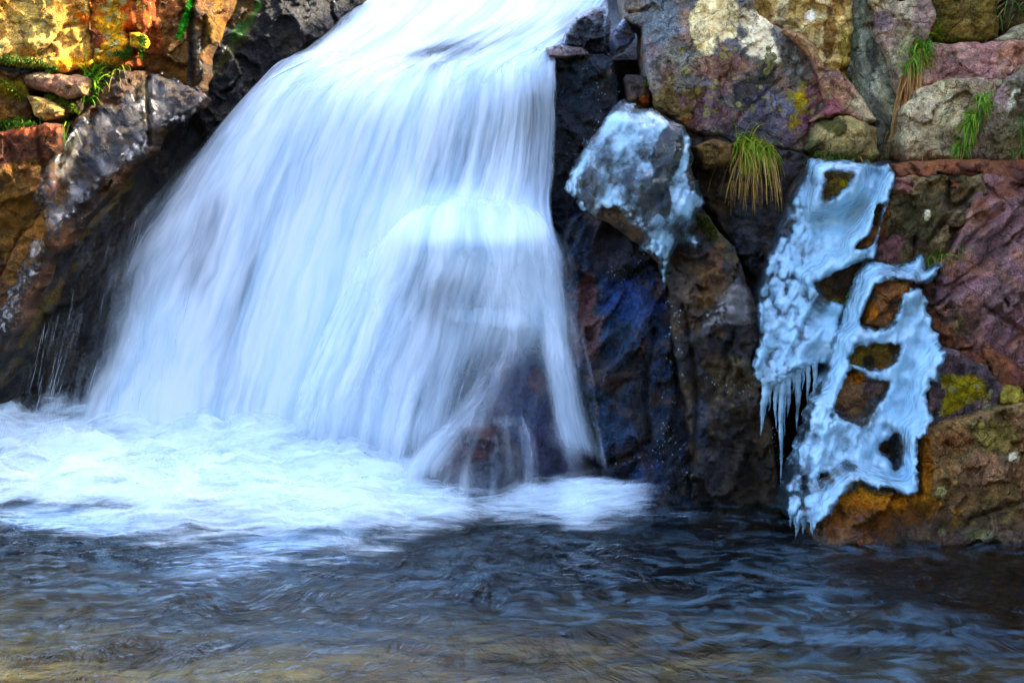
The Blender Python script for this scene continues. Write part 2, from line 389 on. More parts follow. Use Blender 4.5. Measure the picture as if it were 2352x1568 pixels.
# ------------------------------------------------------------------ bedrock behind everything, added unseen slopes, ground
def bedrock():
    ctrl = [(-400,-150,1.1),(0,100,1.05),(200,100,1.05),(450,100,1.25),(700,0,1.5),(550,200,1.15),(1300,-50,1.75),(0,900,1.0),(200,600,1.05),(-200,700,.95),(-200,1050,.95),(1350,300,.58),(1420,150,.72),(1450,700,.32),
            (1450,1150,.25),(1650,1000,.32),(1800,1000,.34),(1800,700,.36),(1900,500,.42),(2000,800,.1),(2000,1000,-.08),(2200,1000,-.15),(2300,600,.2),
            (2200,300,.55),(1700,200,.66),(1900,50,.8),(2250,50,.9),(2400,1200,-.2),(1500,1300,.4),(2600,300,.45),(2700,900,.0),(3200,600,.1),(-900,300,.7),(-900,900,.6)]
    ctrl += [(a, b, y + 0.30) for a, b, y in FALL_CTRL]
    c = np.array(ctrl, float); W = at_depth(c[:, 0], c[:, 1], c[:, 2])
    xs = np.r_[np.linspace(-7, -2.2, 30), np.arange(-2.17, 2.18, 0.028), np.linspace(2.2, 7, 30)]; zs = np.arange(-0.75, 6.6, 0.03)
    X, Z = np.meshgrid(xs, zs)
    ztop = np.interp(X + 0.10 * fbm(X * 2, X * 0, 3, 3), [-7, -2.5, -1.0, -0.75, 0.35, 0.5, 0.8, 1.6, 2.4, 7], [3.0, 2.5, 2.25, 1.95, 1.95, 2.2, 2.5, 3.0, 3.6, 4.0])
    Zc = np.minimum(Z, ztop)
    d2 = (X[..., None] - W[:, 0]) ** 2 + (Zc[..., None] - W[:, 2]) ** 2 + 0.004
    k = 1 / d2 ** 1.6; Y = (k * W[:, 1]).sum(-1) / k.sum(-1)
    Y += 0.06 * fbm(X * 2.2, Zc * 2.2, 4, 11) + 0.03 * (worley(X * 5 + fbm(X * 3, Zc * 3, 2, 5) * .4, Zc * 4, 4)[2] - .5) + 0.012 * fbm(X * 18, Zc * 18, 3, 8)
    Y = np.where(Zc > 1.7, Y + (Zc - 1.7) * 0.25, Y)
    Y += np.maximum(Z - ztop, 0) * 2.2
    V = np.stack([X, Y, Zc + np.maximum(Z - ztop, 0) * 0.02], -1).reshape(-1, 3)
    ny, nx = X.shape; i = np.arange(ny * nx).reshape(ny, nx)
    F = np.stack([i[:-1, :-1], i[:-1, 1:], i[1:, 1:], i[1:, :-1]], -1).reshape(-1, 4)
    fx, fy = to_frame(V)
    c0, c1, c2 = lin((26, 21, 17)), lin((48, 38, 26)), lin((18, 18, 21))
    n = sstep(-.3, .4, fbm(V[:, 0] * 5, V[:, 2] * 5, 4, 2))[:, None]
    col = c0 * (1 - n) + c1 * n
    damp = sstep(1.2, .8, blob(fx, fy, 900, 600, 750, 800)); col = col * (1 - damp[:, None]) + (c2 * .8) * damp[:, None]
    rust = sstep(1.1, .6, blob(fx, fy, 1690, 700, 60, 330, -14) + .4 * fbm(V[:, 0] * 9, V[:, 2] * 9, 3, 6))[:, None]
    col = col * (1 - rust) + lin((84, 48, 18)) * rust
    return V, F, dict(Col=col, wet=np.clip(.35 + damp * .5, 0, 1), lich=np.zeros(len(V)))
BV_V, BV_F = [], []
def add_bvh(V, F):
    off = sum(len(v) for v in BV_V); BV_V.append(np.asarray(V)); BV_F.extend([[i + off for i in f] for f in (F.tolist() if isinstance(F, np.ndarray) else F)])
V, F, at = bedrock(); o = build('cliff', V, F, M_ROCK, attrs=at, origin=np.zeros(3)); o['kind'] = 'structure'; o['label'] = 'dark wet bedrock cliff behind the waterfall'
add_bvh(V, F)

def shade_wall():  # unseen wall, its height set to shade all but the top-left boulders
    ys = np.arange(-6.0, 2.6, 0.10); zs = np.arange(-0.8, 5.6, 0.10); Yg, Zg = np.meshgrid(ys, zs)
    X = 2.75 + 0.25 * Zg * .5 + 0.35 * fbm(Yg * .8, Zg * .8, 5, 21) + np.maximum(-Yg - 2, 0) * 0.35
    ztop = 4.85 + 0.12 * fbm(Yg * 1.2, Yg * 0, 3, 4); X = X + np.maximum(Zg - ztop, 0) * 6; Zg = np.minimum(Zg, ztop)
    V = np.stack([X, Yg, Zg], -1).reshape(-1, 3); ny, nx = X.shape; i = np.arange(ny * nx).reshape(ny, nx)
    F = np.stack([i[:-1, :-1], i[1:, :-1], i[1:, 1:], i[:-1, 1:]], -1).reshape(-1, 4)
    n = sstep(-.3, .3, fbm(V[:, 1] * 2, V[:, 2] * 2, 4, 2))[:, None]
    return V, F, dict(Col=lin((92, 80, 60)) * (1 - n) + lin((70, 66, 52)) * n, wet=np.zeros(len(V)), lich=np.full(len(V), .3))
V, F, at = shade_wall(); o = build('added_slope', V, F, M_ROCK, attrs=at, origin=np.zeros(3)); o['kind'] = 'structure'; o['label'] = 'unseen rock wall added right of the pool to shade the fall'
def reflection_bank():  # unseen bank added so upright wet faces mirror something dark
    xs = np.arange(-26, 26.1, .5); zs = np.r_[np.arange(-.8, 8.2, .35)]; X, Z = np.meshgrid(xs, zs)
    Y = -13.0 - .28 * Z - 1.2 * fbm(X * .25, Z * .3, 5, 31) + .05 * (np.abs(X) * .35) ** 2
    ztop = 6.6 + 1.0 * fbm(X * .3, X * 0, 4, 14); Y = Y - np.maximum(Z - ztop, 0) * 8; Z = np.minimum(Z, ztop)
    V = np.stack([X, Y, Z], -1).reshape(-1, 3); ny, nx = X.shape; i = np.arange(ny * nx).reshape(ny, nx)
    F = np.stack([i[:-1, :-1], i[:-1, 1:], i[1:, 1:], i[1:, :-1]], -1).reshape(-1, 4)
    n = sstep(-.2, .3, fbm(V[:, 0] * .8, V[:, 2] * .9, 4, 2))[:, None]
    return V, F, dict(Col=lin((54, 48, 26)) * (1 - n) + lin((28, 32, 18)) * n, wet=np.zeros(len(V)), lich=np.zeros(len(V)))
V, F, at = reflection_bank(); o = build('added_slope', V, F, M_ROCK, attrs=at, origin=np.zeros(3)); o['kind'] = 'structure'; o['label'] = 'unseen dark bank added behind the camera to deepen reflections'
g = 400.0
o = build('ground', [(-g,-g,-.9),(g,-g,-.9),(g,g,-.9),(-g,g,-.9)], [(0,1,2,3)], M_BED, smooth=False, origin=np.zeros(3)); o['kind'] = 'structure'; o['label'] = 'brown ground under and around the stream'

# ------------------------------------------------------------------ boulders
def rock(label, poly, yc, tx=0., tz=.2, cols=((120,105,90),), wet=0., lich=0., blobs=(), cracks=(), rnd=11, rim=.028, facets=4, ftilt=.5, amp=1., warp=6., back=.25,
         seed=0, sp=4.0, name='boulder', cat='boulder', bulge=.0, strata=None, group=None, wetz=None):
    poly = np.asarray(poly, float); cx, cy = poly.mean(0); C = at_depth(cx, cy, yc); rr = np.random.RandomState(seed + 100)
    def depth(px, py):
        dx, dy, dz = rays(px, py); t = (yc + 5 - tx * C[0] + tz * (1 - C[2])) / (dy - tx * dx - tz * dz)
        return t * dy - 5
    mx = signed(*np.meshgrid(np.linspace(*poly[:, 0][[poly[:, 0].argmin(), poly[:, 0].argmax()]], 24), np.linspace(*poly[:, 1][[poly[:, 1].argmin(), poly[:, 1].argmax()]], 24)), poly).max()
    ext = (poly.max(0) - poly.min(0)).mean() / FPX * 5
    fac = []
    for i in range(facets):
        a = rr.uniform(0, 2 * np.pi); r = rr.uniform(.10, .32) * ext; m = rr.uniform(.4, 1.) * ftilt
        fac.append((np.cos(a), np.sin(a), r, m))
    def offs(px, py, sd, P):
        x, z = P[:, 0], P[:, 2]; u, v = x, z
        if strata is not None:
            c, s = math.cos(R(strata[0])), math.sin(R(strata[0])); u, v = (x * c + z * s) / strata[1], -x * s + z * c
        o = bulge * np.sqrt(np.clip(sd / max(mx, 1), 0, 1))
        cut = np.zeros_like(x)
        for (ca, sa, r, m) in fac: cut = np.maximum(cut, m * ((x - C[0]) * ca + (z - C[2]) * sa - r))
        o -= cut
        k = np.clip(sd / rnd, 0, 1); o -= rim * (1 - np.sqrt(1 - (1 - k) ** 2))
        o += amp * (.022 * fbm(u * 6, v * 6, 3, seed) + .010 * ridged(u * 13, v * 13, 3, seed + 7) - .008 + .006 * fbm(u * 38, v * 38, 3, seed + 3))
        du, dv = .35 * fbm(u * 9, v * 9, 3, seed + 2), .35 * fbm(u * 9, v * 9, 3, seed + 12)
        o += amp * (.030 * chips(u * 5.5 + du, v * 5.5 + dv, seed + 4) + .013 * chips(u * 15 + du * 2, v * 15 + dv * 2, seed + 5) + .005 * chips(u * 40 + du * 3, v * 40 + dv * 3, seed + 6))
        for pts, wd, dp in cracks:
            o -= dp * np.exp(-(line_dist(px + 4 * fbm(px / 25, py / 25, 2, seed), py + 4 * fbm(px / 25, py / 25, 2, seed + 1), pts) / wd) ** 2)
        return o
    V, F, px, py, sdv, nf = shell(poly, [], depth, offs, sp, warp, back, 0, 45., grow=2.0)
    x, z = V[:, 0], V[:, 2]; n = len(V)
    warmth = np.array([1.10, 1.0, .80]) if wet < .7 and wet != .55 else np.array([.50, .53, .56])
    cl = [lin(c) * warmth for c in cols]; col = np.tile(cl[0], (n, 1))
    for j, c in enumerate(cl[1:]):
        m = sstep(.0, .28, fbm(x * (5 + 3 * j), z * (5 + 3 * j), 4, seed + 40 + j))[:, None]; col = col * (1 - m) + c * m
    wv = np.full(n, float(wet)); lv = np.full(n, float(lich))
    wv += .25 * fbm(x * 6, z * 6, 3, seed + 60) * (wet > 0)
    for bl in blobs:
        bx, by, rx, ry, an, c = bl[:6]; st = bl[6] if len(bl) > 6 else 1.0; nz = bl[7] if len(bl) > 7 else .75
        m = sstep(1.08, .82, blob(px, py, bx, by, rx, ry, an) + 1.5 * nz * fbm(x * 15, z * 15, 6, int(bx + by * 3) % 997)) * st
        if c == 'wet': wv = np.maximum(wv, m)
        elif c == 'dry': wv = wv * (1 - m)
        elif c == 'lich': lv = np.maximum(lv, m)
        else: col = col * (1 - m[:, None]) + lin(c) * warmth * m[:, None]
    if wetz is not None:     # splash zone just above the pool: soaked and stained
        m = sstep(wetz, .02, z + .05 * fbm(x * 8, z * 8, 3, seed + 5)); wv = np.maximum(wv, m); col = col * (1 - .55 * m[:, None])
    o = build(name, V, F, M_ROCK, attrs=dict(Col=np.clip(col, 0, 1), wet=np.clip(wv, 0, 1), lich=np.clip(lv, 0, 1.2)))
    tag(o, label, cat, group or ('stones among the boulders' if name == 'stone' else 'boulders of the rocky bank')); add_bvh(V, F); return o

BLK, TAN, GRY, PUR, OLV = (22, 21, 22), (168, 146, 104), (112, 108, 98), (118, 84, 92), (84, 76, 44)
# left bank
rock('sunlit golden boulder with yellow lichen dots, above the mossy ledge', [(-220,-220),(198,-220),(204,0),(207,60),(214,140),(190,158),(136,165),(60,150),(0,140),(-220,130)], .52, .42, .25,
     [(168,134,84),(146,108,66),(182,156,104)], lich=.55, seed=1, facets=3, rim=.04, ftilt=.3,
     blobs=[(185,40,22,16,20,(190,96,38)),(170,145,38,18,0,(196,130,36)),(60,60,70,90,20,(132,112,70),.6),(100,20,90,60,0,'lich',.9)], cracks=[([(50,132),(90,128),(105,118),(150,60),(195,55)],5,.02)])
rock('rust-red boulder crusted with yellow lichen beside the golden one', [(200,-220),(345,-220),(350,0),(342,60),(322,100),(318,150),(270,155),(240,148),(215,140),(207,60)], .62, .22, .2,
     [(112,58,34),(136,78,38),(92,52,40)], lich=.5, seed=2, ftilt=.3,
     blobs=[(265,60,40,90,10,(168,126,36),.8,.9),(265,60,60,110,10,'lich',1.05),(290,40,14,40,0,(170,72,30),.8)], cracks=[([(288,72),(310,72)],8,.05),([(295,75),(300,118),(320,120)],4,.03)])
rock('small yellow stone wedged in the notch of the rust-red boulder', [(298,78),(318,76),(326,92),(320,104),(302,104)], .52, 0, .1, [(170,136,70)], lich=.3, seed=3, facets=2, rim=.02, rnd=8, warp=2, sp=2.5, name='stone', cat='stone', back=.12)
rock('brown mossy buttress with a green moss streak, left of the fall', [(340,-220),(540,-220),(532,0),(500,60),(472,130),(468,205),(440,208),(380,182),(330,165),(318,110),(345,40)], .74, .25, .2,
     [(70,50,26),(52,40,26),(88,58,28)], wet=.2, seed=4, blobs=[(350,60,22,80,0,(112,58,30),.7),(440,130,10,70,4,(58,52,50),.9,.2),(490,60,20,60,10,(100,74,30),.7)], cracks=[([(440,0),(436,90),(444,200)],6,.05),([(470,40),(462,110)],5,.03)])
rock('black wet rock slope with green algae at the top left of the fall', [(510,-220),(900,-220),(840,0),(750,70),(650,150),(570,235),(480,340),(455,245),(472,130),(500,60)], .95, .3, .2,
     [(16,14,9),(30,25,13),(10,9,9)], wet=.4, seed=5, blobs=[(560,60,14,60,38,(40,86,22),.9,.4),(530,120,14,60,38,(58,62,26),.8),(540,10,50,40,30,(84,66,30),.7)])
rock('dark olive rock shelf streaked with trickles, between iced slab and falling water', [(470,225),(600,200),(650,260),(470,470),(330,700),(230,900),(190,1040),(-220,1120),(-220,980),(10,805),(70,690),(130,590),(220,490),(300,410),(360,305)], .70, .30, .15,
     [(20,17,14),(15,13,13),(34,28,16)], wet=.6, seed=6, facets=3, blobs=[(215,500,16,140,47,(92,76,26),.9,.5),(95,720,14,130,36,(84,70,22),.9,.5),(20,860,14,80,40,(70,58,22),.8)], strata=(60,2.5), rim=.04)
rock('sloping brown slab coated with grey ice along the left bank', [(268,158),(315,162),(360,172),(430,198),(478,222),(455,250),(375,288),(350,345),(285,405),(210,485),(125,585),(75,680),(22,800),(-220,1010),(-220,700),(0,640),(45,550),(110,460),(140,350),(180,262),(228,222),(252,180)], .42, .30, .35,
     [(62,42,26),(46,34,24),(72,48,26)], wet=.4, seed=7, facets=2, ftilt=.2, blobs=[(60,560,40,130,32,(120,80,30),.8),(330,200,50,40,20,(92,74,58),.8),(285,190,18,40,10,(72,52,42),.9)], cracks=[([(340,170),(342,250),(338,330)],6,.03)], rim=.05, back=.10)
rock('reddish brown block under the lower moss line at the left edge', [(-220,300),(0,302),(40,292),(76,290),(136,288),(140,310),(122,370),(112,465),(42,560),(0,655),(-220,760)], .30, .18, .12,
     [(70,42,30),(54,36,26),(84,50,34)], seed=8, facets=3, ftilt=.25, blobs=[(60,298,90,14,0,(142,82,66),.8),(30,480,70,110,20,(84,62,28),.7)], cracks=[([(84,292),(92,360),(104,420)],5,.03),([(20,330),(40,420)],5,.015)], wet=.1)
rock('flat purple-brown ledge stone under the bright grass tuft', [(48,170),(120,170),(196,178),(192,216),(150,224),(100,207),(58,197)], .46, .1, .5, [(104,78,66),(128,102,84)], seed=9, facets=3, rim=.04, rnd=14, blobs=[(80,175,30,8,0,(160,136,112),.7)], back=.3, name='stone', cat='stone')
rock('dark stone in the shadow under the purple-brown ledge stone', [(98,206),(150,222),(188,222),(186,262),(138,246),(112,226)], .50, .1, .1, [(58,42,30),(44,34,28)], seed=10, facets=2, rnd=12, rim=.03, name='stone', cat='stone')
rock('ochre-brown ledge rock at the left edge between the two moss lines', [(-220,158),(0,158),(50,170),(62,200),(72,262),(60,282),(0,292),(-220,294)], .44, .15, .2, [(90,64,36),(70,52,32)], seed=11, facets=3, blobs=[(30,200,40,18,30,(110,96,28),.8)])
rock('small tan stone below the ledge, left of the hanging grass', [(64,222),(90,224),(136,246),(142,264),(104,278),(80,264)], .40, .12, .3, [(166,140,92),(140,116,78)], seed=12, facets=3, rnd=10, rim=.03, warp=3, name='stone', cat='stone', sp=3)
# beside and under the fall
rock('black glistening rock face right of the upper curtain', [(1262,112),(1340,122),(1402,130),(1418,180),(1422,240),(1388,275),(1352,335),(1308,405),(1325,500),(1270,620),(1225,480),(1250,300)], .52, -.05, .12,
     [(26,30,36),(36,42,48),(20,20,20)], wet=.95, seed=13, amp=2.2, facets=3, blobs=[(1330,190,40,60,10,(30,52,64),.7),(1395,200,12,30,0,(80,54,28),.6)])
rock('black knob of wet rock at the brink, under the ice dribble', [(1288,112),(1300,70),(1330,36),(1385,14),(1402,50),(1396,120),(1340,124)], .62, 0, .3, [(26,24,22),(38,34,30)], wet=.9, seed=14, amp=1.6, rim=.06, sp=3, blobs=[(1365,30,24,8,0,(122,104,90),.9)])
rock('flat wet red stone on the lip of the fall', [(1255,112),(1280,104),(1338,112),(1352,124),(1300,130),(1262,128)], .50, 0, 1.2, [(120,82,62)], wet=.8, seed=15, rim=.02, rnd=8, warp=2, facets=0, sp=2.5, name='stone', cat='stone')
rock('blue-grey wet wedge of stone beside the brink', [(1404,92),(1416,66),(1434,40),(1452,46),(1456,88),(1440,104),(1416,114)], .44, .3, .4, [(70,76,92),(84,80,86)], wet=.85, seed=16, rnd=12, rim=.04, warp=2, sp=2.5, facets=2, name='stone', cat='stone', blobs=[(1445,75,10,12,0,(110,96,40),.5)])
rock('small block with an orange underside left of the lichen boulder', [(1440,174),(1484,178),(1494,245),(1472,250),(1448,228)], .38, .05, .05, [(58,52,50),(74,64,56)], wet=.3, seed=17, rnd=10, rim=.03, warp=2, sp=3, facets=2, blobs=[(1480,232,14,14,0,(150,84,34),.8,.5)], name='stone', cat='stone')
rock('rounded dark boulder at the foot of the fall, veiled by splashes', [(930,1170),(945,1090),(985,1020),(1040,975),(1110,962),(1175,985),(1215,1040),(1225,1180)], .04, 0, .25,
     [(92,72,74),(124,80,66),(60,60,74)], wet=.75, seed=18, bulge=.12, rim=.10, rnd=50, facets=2, blobs=[(1060,1150,40,20,0,(110,64,48),.8),(1000,1030,30,20,-30,(96,64,58),.7)])
rock('tall dark wet rock cone under the thin right veil of water', [(960,1130),(1030,1000),(1110,880),(1175,780),(1230,782),(1300,870),(1360,1000),(1400,1190),(1000,1195)], .12, .0, .22,
     [(78,74,100),(104,78,80),(56,66,98)], wet=.8, seed=19, bulge=.06, rim=.10, rnd=50, facets=2, strata=(90,2), blobs=[(1130,940,30,50,20,(90,66,62),.6)])
# right bank
rock('big grey-purple boulder with yellow lichen and a white stain', [(1428,-220),(1590,-220),(1720,-220),(1728,15),(1772,60),(1802,72),(1842,80),(1872,130),(1888,200),(1908,245),(1884,292),(1848,347),(1780,341),(1690,326),(1585,299),(1510,247),(1490,185),(1474,60),(1436,40)], .34, .06, .22,
     [(104,100,94),(92,94,100),(116,96,88)], wet=.12, lich=.18, seed=20, facets=4, ftilt=.25, amp=.9, rim=.04,
     blobs=[(1640,35,52,82,14,(224,208,168),1.,.4),(1745,80,38,68,-28,(230,218,190),1.,.4),(1650,150,60,40,0,(128,92,78),.6),(1500,40,50,60,0,(92,106,118),.7),(1545,240,60,60,30,(92,74,42),.9),
            (1580,280,22,10,30,(140,84,34),.7),(1640,260,60,45,20,(116,84,90),.7),(1740,190,34,80,22,(44,42,36),.85,.8),(1780,270,80,60,0,(88,84,104),.6),(1860,245,30,70,20,(124,76,84),.7),
            (1700,200,140,110,0,'lich',.90,.6),(1830,240,40,55,20,'lich',1.05,.5),(1835,235,22,42,20,(150,124,24),.8,.9),(1560,180,24,18,0,'lich',.9),(1720,300,120,40,0,'wet',.55)],
     cracks=[([(1792,180),(1740,230),(1700,262),(1684,300)],4,.02),([(1640,70),(1590,130)],4,.01),([(1848,330),(1862,290),(1858,250)],5,.02)])
rock('pinkish sharp ridge of rock between lichen boulder and tan stone', [(1800,68),(1836,74),(1872,108),(1892,160),(1930,163),(1972,215),(2010,274),(1985,287),(1932,263),(1872,277),(1904,242),(1884,190),(1862,130)], .27, .1, .3,
     [(136,106,88),(118,92,84)], seed=21, rnd=16, rim=.05, facets=2, warp=3, blobs=[(1985,250,22,50,-35,(172,160,130),.8),(1850,100,20,60,-35,(150,120,92),.7),(1900,250,30,22,0,(122,72,84),.8)])
rock('tan crumbly granite boulder at the top centre right', [(1560,-220),(1962,-220),(1957,40),(1950,140),(1947,188),(1926,202),(1880,160),(1847,86),(1802,70),(1766,56),(1726,15),(1690,-40)], .50, -.05, .22,
     [(186,160,112),(160,134,88),(200,178,134)], seed=22, facets=4, ftilt=.3, amp=1.3, blobs=[(1905,60,14,60,0,(96,66,34),.85,.6),(1790,40,24,40,20,(206,192,158),.8),(1862,36,12,10,0,(240,234,220),1.,.2),(1940,130,14,60,0,(120,104,44),.7),(1930,-20,30,40,0,(140,104,60),.8)])
rock('olive mossy hump of rock under the pinkish ridge', [(1850,340),(1868,300),(1890,272),(1932,262),(1987,284),(2010,292),(2018,356),(1992,370),(1902,364)], .20, 0, .3,
     [(116,106,74),(136,122,86)], seed=23, rnd=24, rim=.06, bulge=.05, blobs=[(1915,290,34,24,-15,(56,54,20),.95,.5),(1870,335,20,20,0,(60,54,34),.8)])
rock('narrow grey-green upright slab between tan and pink boulders', [(1952,-220),(2012,-220),(2008,40),(2032,100),(2047,160),(2067,232),(2050,300),(2056,372),(2022,372),(2008,286),(1957,212),(1952,120)], .45, .05, .2,
     [(112,114,98),(86,86,74),(140,140,122)], seed=24, strata=(100,3), facets=2, rnd=16, blobs=[(2005,110,12,60,-5,(50,48,40),.85),(2030,210,16,60,-8,(160,154,128),.7),(1965,150,10,90,0,(72,72,54),.8)])
rock('pinkish grey boulder with a rounded top beside the long straw tuft', [(1985,-40),(2010,-60),(2060,-10),(2064,8),(2137,-8),(2147,40),(2137,82),(2120,107),(2092,192),(2064,217),(2042,130),(2012,72)], .42, 0, .25,
     [(146,124,116),(130,110,100),(160,146,124)], seed=25, rnd=22, facets=3, blobs=[(2015,45,26,18,-30,(52,46,48),.8),(2030,50,24,20,-30,(112,92,98),.5),(2080,130,16,50,10,(164,152,124),.7)])
rock('olive brown weathered block at the top right', [(2140,-220),(2292,-220),(2290,87),(2242,97),(2150,94),(2135,82),(2147,20)], .58, 0, .15, [(104,88,50),(84,72,44),(122,106,66)], seed=26, facets=3, blobs=[(2155,60,12,40,0,(96,104,26),.9),(2200,92,50,8,0,(84,92,24),.7)])
rock('dark brown rock in the top right corner behind straw blades', [(2290,-220),(2520,-220),(2520,70),(2352,62),(2302,87),(2286,60)], .62, -.1, .1, [(76,62,34),(58,50,32)], seed=27, facets=3)
rock('small pale grey stone at the right edge under the corner rock', [(2294,90),(2340,60),(2520,58),(2520,125),(2352,97),(2302,95)], .50, 0, .4, [(156,148,122),(128,118,96)], seed=28, rnd=14, rim=.03)
rock('pinkish flat-topped slab on the right, behind two grass tufts', [(2130,100),(2240,101),(2330,93),(2520,105),(2520,190),(2352,152),(2312,172),(2308,182),(2200,184),(2118,204),(2112,150)], .34, 0, .85,
     [(146,108,104),(130,98,92),(156,122,112)], seed=29, facets=2, rnd=18, blobs=[(2200,140,30,8,10,(92,78,78),.7),(2340,130,40,30,0,(140,96,78),.7)], cracks=[([(2310,175),(2330,130),(2360,110)],4,.015)])
rock('speckled grey-tan boulder face below the pinkish slab', [(2116,202),(2200,182),(2310,178),(2302,197),(2264,252),(2232,332),(2202,364),(2080,370),(2070,332),(2085,242)], .20, .05, .18,
     [(142,126,104),(120,104,82),(158,146,120)], seed=30, facets=3, rnd=18, blobs=[(2150,300,60,50,0,(156,140,116),.7),(2190,330,26,30,0,(74,66,56),.6,.8),(2100,220,20,10,0,(90,80,60),.6)])
rock('grey-purple boulder at the right edge behind the lower grass', [(2308,186),(2352,152),(2520,188),(2520,374),(2195,368),(2240,322),(2268,257)], .24, .1, .2,
     [(120,110,90),(96,86,70),(134,116,108)], seed=31, facets=3, rnd=18, blobs=[(2290,230,24,60,35,(150,124,122),.8),(2330,220,10,30,25,(190,184,164),.7),(2320,340,40,30,0,(82,72,48),.7)])
rock('red-brown ledge running right from the top of the ice fall', [(2048,378),(2080,371),(2352,367),(2520,374),(2520,445),(2300,412),(2180,402),(2060,414)], .06, 0, .6, [(116,68,42),(136,86,64),(92,52,36)], wet=.45, seed=32, rnd=12, rim=.04, facets=1)
rock('large purple wet rock slope at the right edge', [(2262,402),(2352,398),(2520,405),(2520,900),(2380,870),(2240,805),(2142,705),(2172,602),(2210,520),(2235,470)], -.06, .12, .30,
     [(146,112,116),(122,92,92),(158,116,104)], wet=.6, seed=33, facets=4, ftilt=.3, amp=1.25, strata=(35,2.2), blobs=[(2310,430,40,30,0,(132,78,62),.8),(2260,480,30,30,0,(110,64,50),.7),(2210,740,60,50,0,(96,66,52),.8)],
     cracks=[([(2262,705),(2310,735),(2360,770)],5,.03),([(2330,500),(2305,530)],5,.02),([(2200,580),(2300,480)],6,.02)])
rock('blocky dark lichen-crusted rock right of the ice fall', [(2058,412),(2160,402),(2264,404),(2262,457),(2217,522),(2177,602),(2122,618),(2070,612),(2008,602),(2028,520),(2050,450)], -.02, 0, .16,
     [(94,80,60),(72,64,46),(116,98,72)], wet=.12, lich=.2, seed=34, facets=3, amp=1.5, rnd=16, blobs=[(2100,500,50,60,0,(66,60,40),.8,.7),(2040,570,34,40,10,(106,72,74),.9),(2080,425,50,14,0,(128,88,88),.8),(2130,495,8,12,0,(222,216,190),1.,.2),(2200,455,30,16,40,(112,92,66),.8),(2225,470,24,14,0,(40,36,30),.85),(2110,560,24,16,0,(60,44,30),.8)],
     cracks=[([(2100,548),(2098,590)],5,.04),([(2190,470),(2160,520),(2235,440)],5,.04),([(2180,420),(2175,500),(2130,560)],5,.03)])
rock('rounded rust-brown stone framed by ice between the two ice bars', [(1982,748),(1988,700),(2008,655),(2040,638),(2104,644),(2098,682),(2072,728),(2046,762)], -.13, .05, .15, [(98,72,52),(120,80,54),(84,68,52)], seed=35, rnd=22, rim=.06, bulge=.04, blobs=[(1992,712,18,16,0,(140,84,24),.9),(2050,700,16,24,0,(52,44,36),.7)], name='stone', cat='stone')
rock('flat olive-brown stone seen through the middle window in the ice', [(1936,848),(1958,788),(2014,776),(2078,782),(2078,826),(2046,862),(1984,866)], -.17, 0, .15, [(102,82,44),(84,68,40)], seed=36, rnd=14, rim=.03, facets=2, blobs=[(1998,830,14,12,0,(30,28,24),.9),(2030,848,30,8,0,(122,74,30),.8)], name='stone', cat='stone')
rock('purple-brown slab behind the lower window in the ice', [(1895,965),(1935,858),(2000,852),(2045,872),(2100,880),(2085,1000),(2080,1095),(2010,1060),(1960,1000)], -.20, .05, .2, [(92,72,64),(78,66,68),(110,84,64)], seed=37, facets=2, blobs=[(1960,860,24,14,20,(140,84,44),.8),(2040,1040,40,40,0,(60,50,34),.8)])
rock('dark brown wedge of stone in the upper window of the ice', [(1862,655),(1922,608),(1998,590),(1984,640),(1954,705),(1896,706)], .02, 0, .2, [(52,38,18),(40,30,18)], seed=38, facets=2, rim=.04, rnd=14, blobs=[(1910,690,40,12,10,(86,70,34),.9)], name='stone', cat='stone')
rock('broken red-brown rock along the right rim of the ice bars', [(2056,640),(2150,648),(2192,700),(2256,792),(2265,812),(2170,822),(2150,1000),(2110,1020),(2050,900),(2056,740)], -.15, .05, .15,
     [(104,66,50),(124,82,66),(84,60,50)], wet=.3, seed=39, amp=1.6, facets=4, blobs=[(2215,740,26,50,-10,(96,80,58),.8),(2195,745,8,12,0,(176,156,112),.6),(2170,700,16,40,-20,(60,42,36),.8),(2150,660,30,10,15,(142,94,80),.8)])
rock('red-brown rock band above the lichen patch, near the right edge', [(2178,805),(2270,792),(2352,852),(2520,885),(2520,945),(2352,935),(2300,908),(2262,848)], -.24, .05, .3, [(112,72,52),(92,58,50),(130,92,72)], wet=.3, seed=40, facets=2, blobs=[(2330,870,20,26,0,(100,62,60),.8)])
rock('purple-grey stone with an olive lichen patch right of the ice', [(2122,990),(2138,880),(2163,816),(2200,808),(2262,842),(2312,902),(2292,937),(2242,962),(2180,990)], -.33, .05, .18,
     [(82,70,74),(96,76,76),(66,60,62)], lich=.2, seed=41, rnd=18, facets=3, blobs=[(2205,900,44,46,0,(128,112,34),.85,.8),(2205,900,60,60,0,'lich',1.0),(2275,950,20,22,20,(130,146,124),.8,.6)])
rock('small mossy yellow stone under the red-brown band', [(2298,905),(2318,888),(2345,892),(2354,915),(2340,930),(2302,926)], -.34, 0, .3, [(136,122,66)], seed=42, rnd=10, rim=.03, warp=2, sp=3, facets=1, name='stone', cat='stone')
